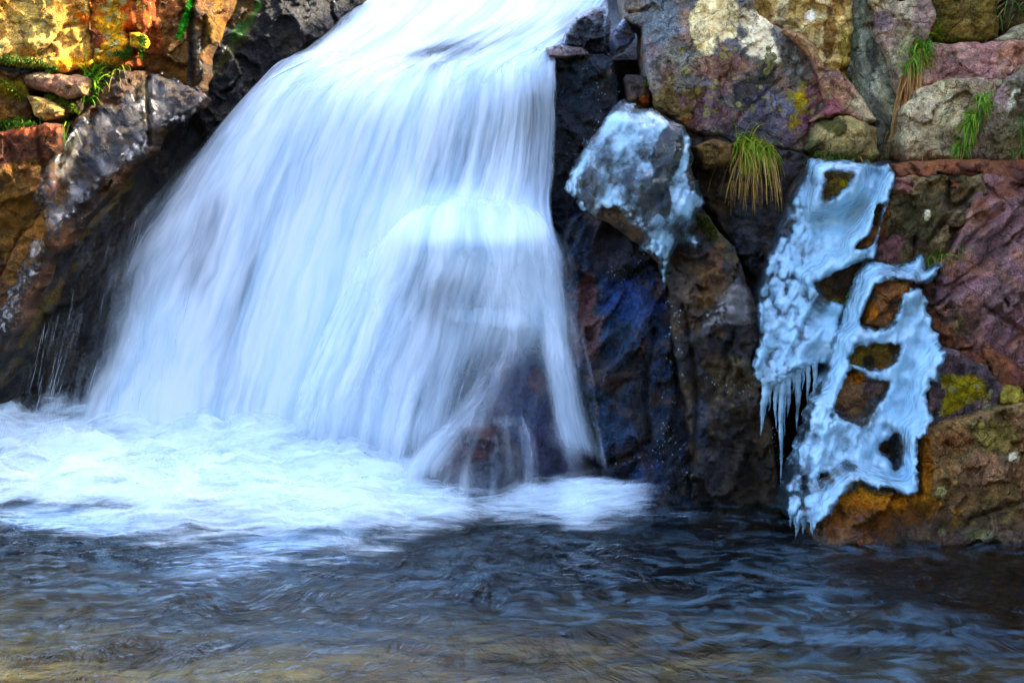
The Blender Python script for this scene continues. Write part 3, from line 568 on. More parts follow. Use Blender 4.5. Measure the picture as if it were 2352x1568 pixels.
rock('large brown boulder with orange algae at the waterline, lower right', [(1862,1235),(1915,1150),(1962,1108),(2020,1128),(2112,1132),(2110,1005),(2162,986),(2262,947),(2352,930),(2520,942),(2520,1340),(2352,1300),(2100,1296),(1900,1275)], -.50, .03, .24,
     [(122,96,68),(100,84,58),(136,106,84)], seed=43, facets=4, ftilt=.35, amp=1.3, wetz=.12, rnd=30, lich=.1,
     blobs=[(2125,1080,20,90,0,(124,76,26),.9,.5),(2040,1180,120,50,0,(156,96,22),.85,.7),(1960,1200,70,60,0,(160,96,20),.9,.5),(2200,1010,50,26,0,(124,84,60),.7),(2290,1000,40,40,0,(124,112,66),.7),(2310,1050,26,20,0,(40,38,30),.7),
            (2330,1050,14,12,0,(216,206,176),.9,.3),(2160,1130,13,13,0,(196,194,140),1.,.3),(2250,1227,30,13,0,(196,196,140),1.,.5),(2165,1222,12,10,0,(190,188,130),1.,.3),(2320,1240,40,26,0,(156,130,108),.7),(2200,1150,80,60,20,(78,66,44),.6,.9),(2280,1175,70,20,-20,(56,48,32),.7,.8)],
     cracks=[([(2352,1150),(2290,1170),(2230,1190),(2215,1215)],5,.025),([(2112,1010),(2112,1132)],5,.05)])
rock('rounded dark boulder capped by white ice beside the fall', [(1318,425),(1345,355),(1393,285),(1434,242),(1500,256),(1572,308),(1590,400),(1606,470),(1562,535),(1528,610),(1450,545),(1360,485)], .10, 0, .18, [(60,48,30),(44,36,28),(74,58,36)], wet=.4, seed=44, bulge=.07, rnd=40, rim=.05, facets=3, blobs=[(1540,370,34,60,10,(78,62,30),.8)], cracks=[([(1500,300),(1496,380),(1520,470)],8,.06)])
rock('black glossy rock face with painted blue sky sheen, dripping at the waterline', [(1262,620),(1320,500),(1400,478),(1500,590),(1532,660),(1548,760),(1562,820),(1602,1000),(1590,1200),(1390,1200),(1375,1000),(1310,800)], .07, -.05, .16,
     [(28,58,88),(34,32,32),(20,48,76),(92,62,48),(12,12,13)], wet=.95, seed=45, amp=2.4, facets=6, ftilt=.4, strata=(60,2), rim=.05,  # the sky's blue reflection on this wet face is painted into the colours
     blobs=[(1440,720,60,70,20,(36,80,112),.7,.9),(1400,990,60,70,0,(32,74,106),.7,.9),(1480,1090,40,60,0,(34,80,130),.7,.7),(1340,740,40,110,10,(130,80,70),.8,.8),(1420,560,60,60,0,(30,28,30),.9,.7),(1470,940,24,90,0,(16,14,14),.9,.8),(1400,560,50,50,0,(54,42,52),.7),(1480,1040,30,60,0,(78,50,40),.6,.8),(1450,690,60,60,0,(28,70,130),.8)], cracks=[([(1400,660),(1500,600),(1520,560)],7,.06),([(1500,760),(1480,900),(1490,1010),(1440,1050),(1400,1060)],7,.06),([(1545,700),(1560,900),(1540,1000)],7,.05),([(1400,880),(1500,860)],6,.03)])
rock('tall dark brown pillar of rock left of the icicles', [(1508,560),(1560,490),(1612,478),(1682,570),(1737,700),(1738,770),(1728,830),(1748,900),(1772,1000),(1800,1215),(1590,1215),(1590,1000),(1552,800),(1536,650)], -.01, .05, .17,
     [(62,52,40),(46,42,40),(74,60,44)], wet=.65, seed=46, facets=4, amp=1.8, blobs=[(1680,880,50,60,-10,(98,86,62),.8),(1640,1080,60,90,0,(44,42,44),.8),(1610,950,16,80,0,(42,56,80),.6),(1720,1090,50,60,0,(46,38,20),.8),(1650,530,30,40,0,(70,72,40),.6),(1640,660,40,80,0,(104,74,44),.7)], cracks=[([(1570,700),(1600,900),(1592,1100)],6,.04),([(1600,1000),(1740,960)],6,.02)])
rock('dark brown rock hollow behind the drooping yellow grass', [(1572,298),(1690,326),(1782,344),(1852,350),(1874,374),(1822,452),(1772,560),(1752,650),(1702,602),(1650,500),(1608,440),(1592,380)], .26, 0, .1, [(58,44,28),(42,34,26),(70,66,70)], wet=.45, seed=47, amp=1.4, facets=3, blobs=[(1720,560,40,90,-10,(44,50,60),.6),(1560,310,30,12,30,(170,92,24),.7)])
rock('small brown stone beside the drooping yellow grass', [(1598,338),(1640,322),(1684,332),(1678,372),(1622,388)], .16, 0, .2, [(88,70,46)], seed=48, rnd=12, rim=.04, warp=3, sp=3, name='stone', cat='stone')
rock('smooth dark rock ramp under the frozen cascade', [(1850,364),(2058,374),(2050,470),(2012,602),(1925,650),(1876,668),(1910,705),(1934,780),(1904,860),(1790,898),(1730,880),(1742,720),(1760,600),(1802,480)], .10, 0, .42, [(50,46,48),(38,40,46),(66,52,38)], wet=.69, seed=49, facets=2, ftilt=.2)
rock('red mossy stone poking out of the frozen cascade near its top', [(1890,392),(1972,397),(1964,432),(1922,460),(1882,472)], .06, 0, .15, [(116,72,60),(96,76,44)], seed=50, rnd=14, rim=.04, warp=3, sp=3, facets=2, blobs=[(1915,440,30,18,-20,(74,64,26),.8),(1940,420,10,8,0,(160,140,44),.8)], name='stone', cat='stone')
rock('small brown stone at the right rim of the frozen cascade', [(1964,572),(1990,545),(2012,520),(2030,490),(2042,470),(2046,500),(2020,560),(1996,572)], -.02, 0, .15, [(90,60,38),(70,54,34)], seed=51, rnd=10, rim=.03, warp=2, sp=3, facets=1, name='stone', cat='stone')
BVH = BVHTree.FromPolygons(np.concatenate(BV_V).tolist(), BV_F)
def surface(px, py):
    dx, dy, dz = rays(px, py); h = BVH.ray_cast(Vector(CAM), Vector((float(dx), float(dy), float(dz))).normalized())
    return (np.array(h[0]), np.array(h[1])) if h[0] is not None else (at_depth(px, py, .5), np.array([0, -1., 0]))
#@@NEXT

# ------------------------------------------------------------------ ice
def ice(label, poly, holes=(), thick=.03, edge=22, mat=None, milk=.7, blobs=(), bead=0., beadpx=15, flow=(90, 3), warp=4, seed=0, sp=3.0, lump=1., back=.035, name='ice', cat='ice', blur=5, base=None):
    pa = np.asarray(poly, float); (x0, y0), (x1, y1) = pa.min(0) - 14, pa.max(0) + 14
    gx, gy = np.meshgrid(np.arange(x0, x1 + 6, 6.), np.arange(y0, y1 + 6, 6.))
    D = np.array([surface(a, b)[0][1] for a, b in zip(gx.ravel(), gy.ravel())]).reshape(gx.shape)
    if base is not None: D = base(gx, gy, D)
    for _ in range(3):      # ice grows over the nearest stone
        A = np.pad(D, 1, mode='edge'); A = np.minimum(np.minimum(A[:-2], A[1:-1]), A[2:]); D = np.minimum(np.minimum(A[:, :-2], A[:, 1:-1]), A[:, 2:])
    m = (signed(gx, gy, pa) > -12).astype(float)
    for _ in range(blur):
        def blr(A):
            A = np.pad(A, 1, mode='edge'); A = (A[:-2] + 2 * A[1:-1] + A[2:]) / 4; return (A[:, :-2] + 2 * A[:, 1:-1] + A[:, 2:]) / 4
        D = blr(D * m) / np.maximum(blr(m), 1e-3) * (blr(m) > 1e-3) + D * (blr(m) <= 1e-3)
    def depth(px, py):
        fx = np.clip((px - x0) / 6, 0, gx.shape[1] - 1.001); fy = np.clip((py - y0) / 6, 0, gx.shape[0] - 1.001)
        i = fx.astype(int); j = fy.astype(int); u = fx - i; v = fy - j
        return (D[j, i] * (1 - u) + D[j, i + 1] * u) * (1 - v) + (D[j + 1, i] * (1 - u) + D[j + 1, i + 1] * u) * v
    c, s = math.cos(R(flow[0])), math.sin(R(flow[0]))
    def offs(px, py, sd, P):
        k = np.clip(sd / edge, 0, 1); o = .003 + thick * np.sqrt(1 - (1 - k) ** 2) * (.75 + .5 * fbm(px / 50, py / 50, 2, seed + 60))
        u = (px * c + py * s) / flow[1]; v = -px * s + py * c
        o += lump * (.020 * fbm(u / 44, v / 44, 2, seed) + .010 * fbm(u / 17, v / 17, 2, seed + 3)) * np.clip(k * 1.5, 0, 1)
        if bead > 0:
            w1, w2, cid, _, _ = worley((px + 9 * fbm(px / 28, py / 28, 2, seed + 70)) / beadpx, (py + 9 * fbm(px / 28, py / 28, 2, seed + 71)) / beadpx * .72, seed + 8); near = np.zeros_like(px)
            for bl in blobs:
                if bl[5] == 'bead': near = np.maximum(near, sstep(1.15, .7, blob(px, py, *bl[:5])))
            o += bead * np.sqrt(np.clip(1 - (w1 / .62) ** 2, 0, 1)) * near * (.5 + cid)
        return o
    V, F, px, py, sdv, nf = shell(pa, holes, depth, offs, sp, warp, back, seed, 22.)
    mk = np.full(len(V), milk) + .45 * fbm(px / 55, py / 55, 4, seed + 30) - .50 * sstep(16, 0, sdv)
    if bead > 0:        # glassy dark gaps between the frozen beads
        w1, w2, cid, _, _ = worley((px + 9 * fbm(px / 28, py / 28, 2, seed + 70)) / beadpx, (py + 9 * fbm(px / 28, py / 28, 2, seed + 71)) / beadpx * .72, seed + 8)
        for bl in blobs:
            if bl[5] == 'bead': mk += sstep(1.15, .7, blob(px, py, *bl[:5])) * ((.45 - 1.2 * sstep(.15, .70, w1)) * .7 if mat is M_THIN else   .12 - .34 * sstep(.25, .85, w1) + .15 * (cid - .5))
    for bl in blobs:
        if isinstance(bl[5], float): mk += bl[5] * sstep(1.15, .5, blob(px, py, *bl[:5]))
    o = build(name, V, F, mat or M_ICE, attrs=dict(milk=np.clip(mk, 0, 1.2)))
    tag(o, label, cat); return o, depth

def icicle(parent, px0, py0, px1, py1, Y, r, seed=0):
    rr = np.random.RandomState(seed); n, k = 26, 10; t = np.linspace(0, 1, n)
    c = at_depth(px0 + (px1 - px0) * t + 1.2 * np.sin(t * 9 + seed), py0 + (py1 - py0) * t, Y)
    rad = 1.15 * r * (np.clip(1 - t, 0.0, 1) ** .85 * .95 + .10 * (1 - t)) * (1 + .10 * np.sin(t * 34 + seed * 2.1) + .06 * rr.randn(n)) + .0006
    rad[0] *= 1.5; a = np.linspace(0, 2 * np.pi, k, endpoint=False)
    V = np.stack([c[:, None, 0] + rad[:, None] * np.cos(a), c[:, None, 1] + rad[:, None] * np.sin(a), np.repeat(c[:, 2:3], k, 1)], -1).reshape(-1, 3)
    F = [[i * k + j, (i + 1) * k + j, (i + 1) * k + (j + 1) % k, i * k + (j + 1) % k] for i in range(n - 1) for j in range(k)]
    F += [list(range(k)), [(n - 1) * k + j for j in range(k)][::-1]]
    return build('icicle', V, F, M_ICE, parent=parent, attrs=dict(milk=np.clip(.80 - .35 * np.repeat(t, k), 0, 1)))

H1 = [(1966,799),(2014,791),(2064,794),(2061,814),(2049,836),(2019,850),(1984,844),(1951,833)]
H2 = [(1954,846),(1984,861),(1989,869),(2029,876),(2040,880),(2032,900),(2004,938),(1979,971),(1964,964),(1914,952),(1926,914),(1944,869)]
H3 = [(2060,1002),(2067,1022),(2068,1062),(2056,1070),(2044,1046),(2018,1033),(2020,1022)]
cas, casY = ice('broad pale blue frozen cascade fringed by icicles, right of the dark pillar',
    [(1866,365),(1939,368),(2039,375),(2058,400),(2041,467),(2021,530),(2009,597),(1989,603),(1960,610),(1924,624),(1876,652),(1906,692),(1941,697),(1924,767),(1914,790),(1901,834),(1875,842),(1839,850),(1804,868),(1784,890),(1764,900),(1738,880),(1728,840),(1746,790),(1740,717),(1741,667),(1758,600),(1785,520),(1815,450),(1846,400)],
    [[(1903,399),(1958,402),(1950,426),(1918,447),(1897,456),(1899,430)],[(2016,470),(2034,470),(2022,520),(2007,556),(1990,569),(1965,572),(1975,555),(2000,540)]],
    thick=.045, edge=20, milk=.80, bead=.012, beadpx=19, flow=(116, 5.), seed=201, name='frozen_cascade', cat='ice fall',
    blobs=[(1800,480,50,110,20,-.55),(1960,520,60,140,18,.25),(1850,800,90,60,0,.15),(1800,740,70,190,8,'bead'),(1770,860,80,70,0,'bead'),(1810,580,50,150,20,'bead'),(1850,690,60,80,0,-.2),(1940,560,40,90,18,.2),(1750,640,30,60,0,-.3)])
for i, (a, b_, c_, d_, r_) in enumerate([(1763,884,1746,999,.015),(1796,872,1793,1116,.0105),(1811,862,1810,958,.012),(1833,852,1831,989,.013),(1856,846,1855,934,.0085),(1872,842,1870,940,.0085),(1780,880,1782,984,.008),(1770,886,1766,945,.008),(1822,858,1822,905,.006),(1845,850,1844,895,.006),(1787,880,1786,925,.006),(1803,868,1802,1005,.006)]):
    icicle(cas, a, b_ - 12, c_, d_, float(casY(np.array([a]), np.array([b_ - 22.]))[0]) - .028, r_, i)
frm, frmY = ice('white ice ladder of two columns and two crossbars over brown rock, lower right',
    [(1978,622),(1989,603),(2012,598),(2040,610),(2066,612),(2088,606),(2119,582),(2126,618),(2170,603),(2152,628),(2134,654),(2089,647),(2040,642),(2018,650),(2007,664),(1990,697),(1976,735),(1991,751),(2037,753),(2066,712),(2078,675),(2096,661),(2121,663),(2130,692),(2144,762),(2162,768),(2158,800),(2178,806),(2164,850),(2158,885),(2138,872),(2127,917),(2146,962),(2134,994),(2111,1011),(2108,1060),(2112,1126),(2086,1140),(2050,1122),(2026,1116),(2016,1130),(1996,1114),(1979,1104),(1960,1122),(1934,1140),(1918,1160),(1910,1188),(1880,1200),(1868,1222),(1850,1190),(1836,1216),(1812,1190),(1796,1172),(1802,1122),(1820,1072),(1836,1030),(1846,1000),(1859,960),(1868,925),(1884,891),(1899,846),(1914,796),(1926,760),(1943,700),(1962,655)],
    [H1, H2, H3, [(1884,1088),(1898,1084),(1906,1105),(1896,1125),(1882,1118)]], thick=.050, edge=17, milk=.90, bead=.012, beadpx=19, flow=(102, 5.), seed=202, name='frozen_flow', cat='ice fall', blur=8, warp=6, back=.10,
    base=lambda gx, gy, D: np.where((gy > 925) & (gx < 2030), np.minimum(D, -.27 - (gy - 925) * .00062 + .06 * ((gx - 1930) / 130) ** 2), D),
    blobs=[(1840,1120,50,90,10,'bead'),(1860,1180,60,50,0,'bead'),(1890,960,40,40,0,'bead'),(1830,1130,40,90,15,-.45),(1990,980,60,60,30,-.25),(2100,860,50,180,0,.25),(1930,900,30,120,15,.2),(1880,1000,60,60,0,-.3),(1930,1060,50,60,0,-.2),(1960,690,30,150,15,.2),(1960,1080,80,30,0,-.1)])
for i, (a, b_, c_, d_, r_) in enumerate([(1832,1196,1829,1232,.010),(1846,1198,1845,1226,.009),(1818,1180,1816,1212,.008),(1866,1204,1865,1228,.008)]):
    icicle(frm, a, b_ - 10, c_, d_, float(frmY(np.array([a]), np.array([b_ - 20.]))[0]) - .03, r_, 40 + i)
ice('grey-white ice cap draped over the rounded boulder beside the fall',
    [(1431,230),(1462,240),(1456,252),(1495,247),(1532,268),(1572,290),(1588,325),(1592,372),(1582,400),(1601,412),(1608,436),(1630,468),(1603,486),(1602,516),(1590,530),(1612,560),(1596,572),(1560,560),(1541,592),(1530,668),(1519,640),(1512,600),(1500,588),(1463,575),(1484,552),(1467,528),(1446,517),(1433,492),(1411,478),(1383,476),(1371,500),(1351,493),(1338,487),(1316,452),(1298,436),(1305,404),(1320,372),(1351,325),(1383,282),(1406,246)],
    [],
    thick=.012, edge=12, lump=.6, milk=.50, bead=.013, beadpx=13, flow=(115, 2.2), seed=203, mat=M_ICE, name='ice_crust', warp=4,
    blobs=[(1325,440,34,70,-25,'bead'),(1440,500,60,30,30,'bead'),(1490,580,40,30,0,'bead'),(1525,620,14,60,0,'bead'),(1590,380,20,80,0,'bead'),(1430,300,70,50,0,.3),(1310,420,20,50,0,.3),(1570,330,22,60,0,.25),(1590,470,40,24,-20,.3),(1470,440,60,60,0,-.25),(1560,520,40,30,0,-.25),(1352,430,20,60,0,-.6),(1535,350,34,66,12,-1.6),(1522,450,18,50,-8,-1.4),(1490,470,30,60,10,-.25)])
ice('thin grey ice tongue on the brown pillar, left of the icicles', [(1701,630),(1722,680),(1735,740),(1729,760),(1702,752),(1660,745),(1628,770),(1605,790),(1612,740),(1632,716),(1655,680),(1680,648)], thick=.016, edge=20, mat=M_THIN, milk=.62, bead=.010, beadpx=10, flow=(10, 2.5), seed=204,
    blobs=[(1640,720,30,40,0,'bead'),(1700,700,40,50,0,.2)])
ice('upper grey ice sheet on the left slab, reaching the dark gully', [(345,165),(370,163),(367,190),(400,178),(430,198),(456,204),(482,226),(468,242),(446,246),(440,270),(412,286),(376,288),(358,312),(343,292),(346,250),(336,215)], thick=.008, edge=10, mat=M_THIN, lump=.3, milk=.42, bead=.012, beadpx=12, flow=(60, 2.), seed=205, warp=6,
    blobs=[(410,275,60,24,-30,'bead'),(470,225,20,24,0,'bead'),(358,185,14,22,0,.25),(400,230,50,40,0,-.1),(440,262,60,16,-25,.2)])
ice('largest grey ice sheet with a beaded lower rim on the left slab', [(140,345),(160,305),(185,266),(208,284),(222,262),(225,242),(243,240),(262,252),(278,262),(286,212),(302,204),(310,232),(330,220),(337,270),(340,322),(336,342),(318,362),(290,374),(264,398),(240,412),(212,452),(180,476),(152,502),(132,540),(113,556),(104,522),(96,490),(74,464),(86,430),(96,398),(120,368)], thick=.009, edge=10, mat=M_THIN, lump=.3, milk=.38, bead=.013, beadpx=12, flow=(60, 2.), seed=206, warp=6,
    blobs=[(310,345,50,26,-25,'bead'),(220,440,60,20,-48,'bead'),(150,520,50,20,-50,'bead'),(180,320,14,50,15,.25),(90,430,14,40,30,.1),(240,320,70,70,0,-.2),(310,348,40,16,-25,.45),(190,470,70,12,-48,.5),(150,360,10,40,30,-.5)])
ice('lowest ragged strip of beaded ice along the left slab', [(95,548),(106,572),(86,602),(80,637),(56,667),(46,692),(22,752),(-5,795),(-70,870),(-70,780),(0,725),(20,672),(46,612),(68,556)], thick=.016, edge=12, mat=M_THIN, milk=.46, bead=.014, beadpx=11, flow=(60, 2.), seed=207, warp=7, blobs=[(50,660,30,130,30,'bead'),(0,760,40,70,30,'bead'),(80,620,12,30,20,.4)])
ice('slender frozen dribble hanging over the black knob at the brink', [(1384,2),(1396,0),(1400,30),(1394,48),(1392,80),(1388,112),(1380,114),(1382,80),(1386,48),(1382,24)], thick=.014, edge=6, mat=M_THIN, milk=.55, bead=.008, beadpx=8, sp=2., warp=2, seed=208, blur=8, blobs=[(1386,60,12,60,0,'bead')])
ice('thin bluish ice glaze in the cleft left of the lichen boulder', [(1416,118),(1430,132),(1422,142),(1408,150),(1410,176),(1404,200),(1390,200),(1394,160),(1404,138)], thick=.012, edge=7, mat=M_THIN, milk=.6, sp=2., warp=2, seed=209, blur=8)
ice('narrow white frozen trickle on the buttress left of the fall', [(450,96),(458,92),(462,112),(458,130),(462,160),(454,172),(448,168),(454,140),(450,116)], thick=.012, edge=5, mat=M_THIN, milk=.8, bead=.008, beadpx=7, sp=2., warp=2, seed=210, blur=6, blobs=[(455,130,10,50,0,'bead')])

def glint_beads():  # whitish frozen beads along cracks, standing in for wet glints
    rr = np.random.RandomState(77); V, F, n = [], [], 0; k = 6
    lines = [([(1330,150),(1395,240),(1350,330),(1310,400)],16,60),([(1545,690),(1556,860),(1530,1010),(1500,1060)],12,80),([(1400,640),(1500,590)],10,24),([(1420,1080),(1560,1010),(1590,1120)],16,40),([(1770,960),(1790,1100)],12,24),([(1640,880),(1730,900)],12,20)]
    for pts, spread, cnt in lines:
        P = np.array(pts, float); sg = np.r_[0, np.cumsum(np.hypot(*np.diff(P, axis=0).T))]
        for _ in range(cnt):
            t = rr.rand() * sg[-1]; p, nn = surface(np.interp(t, sg, P[:, 0]) + rr.randn() * spread, np.interp(t, sg, P[:, 1]) + rr.randn() * spread); r_ = rr.uniform(.0008, .0024)
            for i in range(4):
                a = np.pi * (i + .5) / 4
                for j in range(k): b_ = 2 * np.pi * j / k; V.append(p + nn * r_ * .6 + r_ * np.array([np.sin(a) * np.cos(b_), np.sin(a) * np.sin(b_), 1.5 * np.cos(a)]))
            F += [[n + i * k + j, n + (i + 1) * k + j, n + (i + 1) * k + (j + 1) % k, n + i * k + (j + 1) % k] for i in range(3) for j in range(k)] + [[n + j for j in range(k)], [n + 3 * k + j for j in range(k)][::-1]]; n += 4 * k
    tag(build('frost', np.array(V), F, M_ICE, attrs=dict(milk=np.full(n, .9))), 'pale frozen beads standing in for glints on the wet dark rocks', 'frost', kind='stuff')
glint_beads()

# ------------------------------------------------------------------ the waterfall: water sheets following flow lines
def catmull(P, t):
    P = np.asarray(P, float); n = len(P); t = np.asarray(t) * (n - 1); i = np.clip(t.astype(int), 0, n - 2); u = (t - i).reshape(-1, *([1] * (P.ndim - 1)))
    p0, p1, p2, p3 = P[np.maximum(i - 1, 0)], P[i], P[i + 1], P[np.minimum(i + 2, n - 1)]
    return .5 * (2 * p1 + (p2 - p0) * u + (2 * p0 - 5 * p1 + 4 * p2 - p3) * u * u + (3 * p1 - p0 - 3 * p2 + p3) * u ** 3)

def sheet(name, guides, parent, base, blobs, off=0., nu=420, nv=420, seed=0, efade=(.06, .06), tfade=(.02, .02), amp=.012, label=None, depth=None):
    G = np.array([catmull(np.array(g_, float), np.linspace(0, 1, 40)) for g_ in guides])       # guides x 40 x 2
    u = np.linspace(0, 1, nu); v = np.linspace(0, 1, nv)
    A = catmull(G, u); B = catmull(np.swapaxes(A, 0, 1), v)                                  # nv x nu x 2
    px, py = B[..., 0], B[..., 1]; U, Vv = np.meshgrid(u, v)
    wid = np.hypot(*(B[:, -1] - B[:, 0]).T).mean() / FPX * 5.5; ln = np.hypot(*np.diff(B[:, nu // 2], axis=0).T).sum() / FPX * 5.5
    su = U * wid; sv = Vv * ln
    Y = (depth or YF)(px, py) - off - amp * (1.2 * fbm(su * 9, sv * 1.2, 3, seed) + .3 * fbm(su * 38, sv * 1.5, 3, seed + 4))
    P = at_depth(px, py, Y).reshape(-1, 3)
    d = np.full(px.shape, float(base))
    for (bx, by, rx, ry, an, st) in blobs: d += st * sstep(1.25, .35, blob(px, py, bx, by, rx, ry, an))
    d = np.clip(d, 0, 1.1)
    e = sstep(0, efade[0], U + .02 * fbm(sv * 4, su * 2, 3, seed + 8)) * sstep(0, efade[1], 1 - U + .02 * fbm(sv * 4, su * 2, 3, seed + 9)) * sstep(0, tfade[0], Vv) * sstep(0, tfade[1], 1 - Vv)
    d = d * e
    i = np.arange(nu * nv).reshape(nv, nu); F = np.stack([i[:-1, :-1], i[1:, :-1], i[1:, 1:], i[:-1, 1:]], -1).reshape(-1, 4)
    o = build(name, P, F, M_FALL, parent=parent, attrs=dict(dens=d.ravel(), su=(su + seed).ravel(), sv=sv.ravel()))
    if label: o['label'] = label
    return o

def upflow(g_):
    return [(g_[0][0] + 70 - .03 * (g_[0][0] - 600), g_[0][1] - 44), (g_[0][0] + 28, g_[0][1] - 20)] + g_
wf = empty('waterfall', tuple(at_depth(800, 1080, .2)), 'wide silky white waterfall tumbling over the dark rock face into the pool', 'waterfall')
main_g = [[(590,190),(480,300),(370,410),(265,540),(185,690),(140,850),(105,1000)], [(640,150),(540,270),(440,410),(350,560),(275,720),(228,880),(196,1015)], [(735,148),(655,250),(585,400),(515,580),(455,760),(405,900),(375,1025)],
          [(830,152),(760,250),(700,400),(640,580),(588,760),(548,920),(518,1050)], [(920,162),(868,260),(818,400),(768,540),(708,720),(658,900),(628,1070)], [(1010,156),(975,260),(930,400),(880,540),(818,720),(758,900),(718,1085)],
          [(1090,150),(1070,260),(1040,380),(998,510),(938,700),(878,900),(838,1095)], [(1170,145),(1160,260),(1140,390),(1108,510),(1058,700),(1005,900),(955,1100)], [(1228,138),(1226,260),(1213,390),(1188,500),(1170,660),(1130,850),(1080,1060)],
          [(1278,130),(1281,250),(1276,390),(1270,500),(1302,620),(1325,800),(1352,950),(1392,1120)]]
MB_ = [(400,420,220,60,-50,-.30),(230,760,70,260,14,-.30),(470,560,50,150,16,-.22),(370,850,110,190,12,.42),(300,930,130,90,0,.2),(1050,500,230,70,5,.45),(740,700,120,320,20,.35),(600,300,180,150,-40,.12),(960,640,80,90,10,-.10),
       (1010,850,110,230,8,-.20),(1190,970,160,240,0,-.64),(1090,1070,170,80,0,-.46),(720,620,200,420,22,.14),(880,300,160,200,25,.14),(1040,690,120,70,0,-.22),(1300,980,26,200,-12,.34),(1240,300,50,220,0,-.26),(1000,135,110,45,-15,-.30),(1100,320,120,120,0,-.05),(1345,560,70,120,0,-.25),(560,650,16,160,18,-.2),(640,960,90,90,12,-.08),(480,980,200,60,0,.12)]
sheet('main_curtain', [upflow(g_) for g_ in main_g], wf, .78, MB_, seed=1, nu=520, nv=460, efade=(.19, .035), tfade=(.14, .09))
sheet('inner_curtain', [[(x - 6, y + 12) for x, y in g_] for g_ in main_g], wf, .46, MB_, off=-.045, seed=6, nu=300, nv=260, efade=(.22, .05), tfade=(.02, .02))
sheet('lower_curtain', [[(815,560),(770,680),(715,800),(665,920),(640,1075)],[(900,500),(850,640),(790,800),(735,950),(705,1090)],[(985,470),(945,620),(880,800),(835,950),(800,1100)],[(1060,455),(1045,600),(1010,760),(970,920),(930,1100)],[(1140,455),(1150,570),(1150,700),(1120,850),(1060,1020)],[(1215,470),(1250,570),(1260,700),(1290,850),(1330,1060)],[(1285,520),(1330,610),(1345,740),(1375,900),(1412,1110)]],
      wf, .34, [(1040,500,240,60,0,.62),(760,700,150,300,18,.45),(1190,970,150,230,0,-.26),(1090,1070,170,80,0,-.24),(1010,640,90,60,0,-.08),(1305,930,34,230,-12,.34),(1000,880,120,160,8,-.05),(1130,730,120,26,5,.22)], off=.035, seed=3, nu=420, nv=300, efade=(.10, .10), tfade=(.24, .08))
up_g = [[(900,-120),(845,-60),(795,18),(735,80),(660,140),(590,192),(520,262)],[(1000,-120),(950,-60),(895,20),(825,80),(755,130),(660,172),(585,232)],[(1120,-120),(1080,-60),(1020,20),(945,80),(860,130),(760,178),(690,240)],[(1230,-120),(1200,-60),(1150,20),(1070,80),(980,130),(890,178),(830,245)],
        [(1320,-120),(1300,-60),(1250,20),(1190,70),(1110,120),(1030,170),(985,240)],[(1400,-120),(1390,-60),(1352,10),(1308,58),(1240,104),(1165,156),(1145,235)],[(1425,-120),(1412,-40),(1378,24),(1330,74),(1292,106),(1276,138),(1276,215)]]
sheet('upper_cascade', up_g, wf, .86, [(680,100,90,40,-35,-.22),(1000,135,110,34,-14,-.5),(1150,80,140,26,-22,-.42),(830,90,80,40,-35,-.12),(1320,60,50,40,-30,-.30),(1220,20,180,60,-25,.1),(1010,110,160,16,-20,-.22),(750,150,60,14,-20,-.3)], seed=9, nu=360, nv=260, efade=(.10, .08), tfade=(.01, .26), amp=.02)
sheet('upper_underflow', up_g, wf, .42, [], off=-.05, seed=12, nu=160, nv=160, efade=(.12, .08), tfade=(.01, .05))
sheet('boulder_veil', [[(1085,945),(1000,980),(940,1045),(898,1120)],[(1105,945),(1040,985),(982,1060),(962,1165)],[(1125,940),(1090,1000),(1058,1080),(1048,1175)],[(1152,940),(1150,1010),(1140,1080),(1130,1175)],[(1182,940),(1200,1020),(1206,1090),(1200,1175)],[(1205,935),(1240,1010),(1255,1100),(1262,1175)]],
      wf, .20, [(960,1045,60,110,42,.55),(1225,1040,30,140,0,.12),(1080,1120,60,60,0,.18),(1160,960,40,20,0,.20)], seed=15, nu=200, nv=140, efade=(.14, .14), tfade=(.22, .06), depth=lambda a, b: -.105 - .0004 * (np.asarray(b, float) - 940))
sheet('slanting_stream', [[(1140,770),(1075,880),(985,985),(880,1085)],[(1165,775),(1100,890),(1020,985),(925,1078)],[(1190,780),(1130,895),(1055,985),(965,1075)],[(1210,790),(1165,900),(1105,990),(1020,1070)]], wf, .34, [(1120,870,60,120,35,.1),(990,1010,90,60,40,.25)], seed=21, nu=110, nv=150, efade=(.45, .5), tfade=(.45, .1), depth=lambda a, b: .02 - .0003 * (np.asarray(b, float) - 780))
sheet('ledge_splash', [[(905,545),(845,590),(790,670),(740,800)],[(940,490),(885,540),(840,640),(800,780)],[(985,458),(950,505),(915,620),(885,770)],[(1050,440),(1035,490),(1015,610),(1000,760)],[(1120,440),(1130,490),(1130,600),(1128,740)],[(1190,452),(1218,500),(1232,600),(1236,730)],[(1235,475),(1270,530),(1288,620),(1296,740)],[(1256,505),(1300,570),(1318,665),(1326,780)]],
      wf, .62, [(1060,520,220,50,0,.40),(880,620,90,130,25,.25),(1090,700,120,60,0,-.25),(1290,680,80,110,0,-.20)], seed=27, nu=260, nv=150, efade=(.2, .34), tfade=(.30, .60), depth=lambda a, b: YF(a, b) - .05 - .05 * np.exp(-((np.asarray(b, float) - 540) / 70) ** 2))
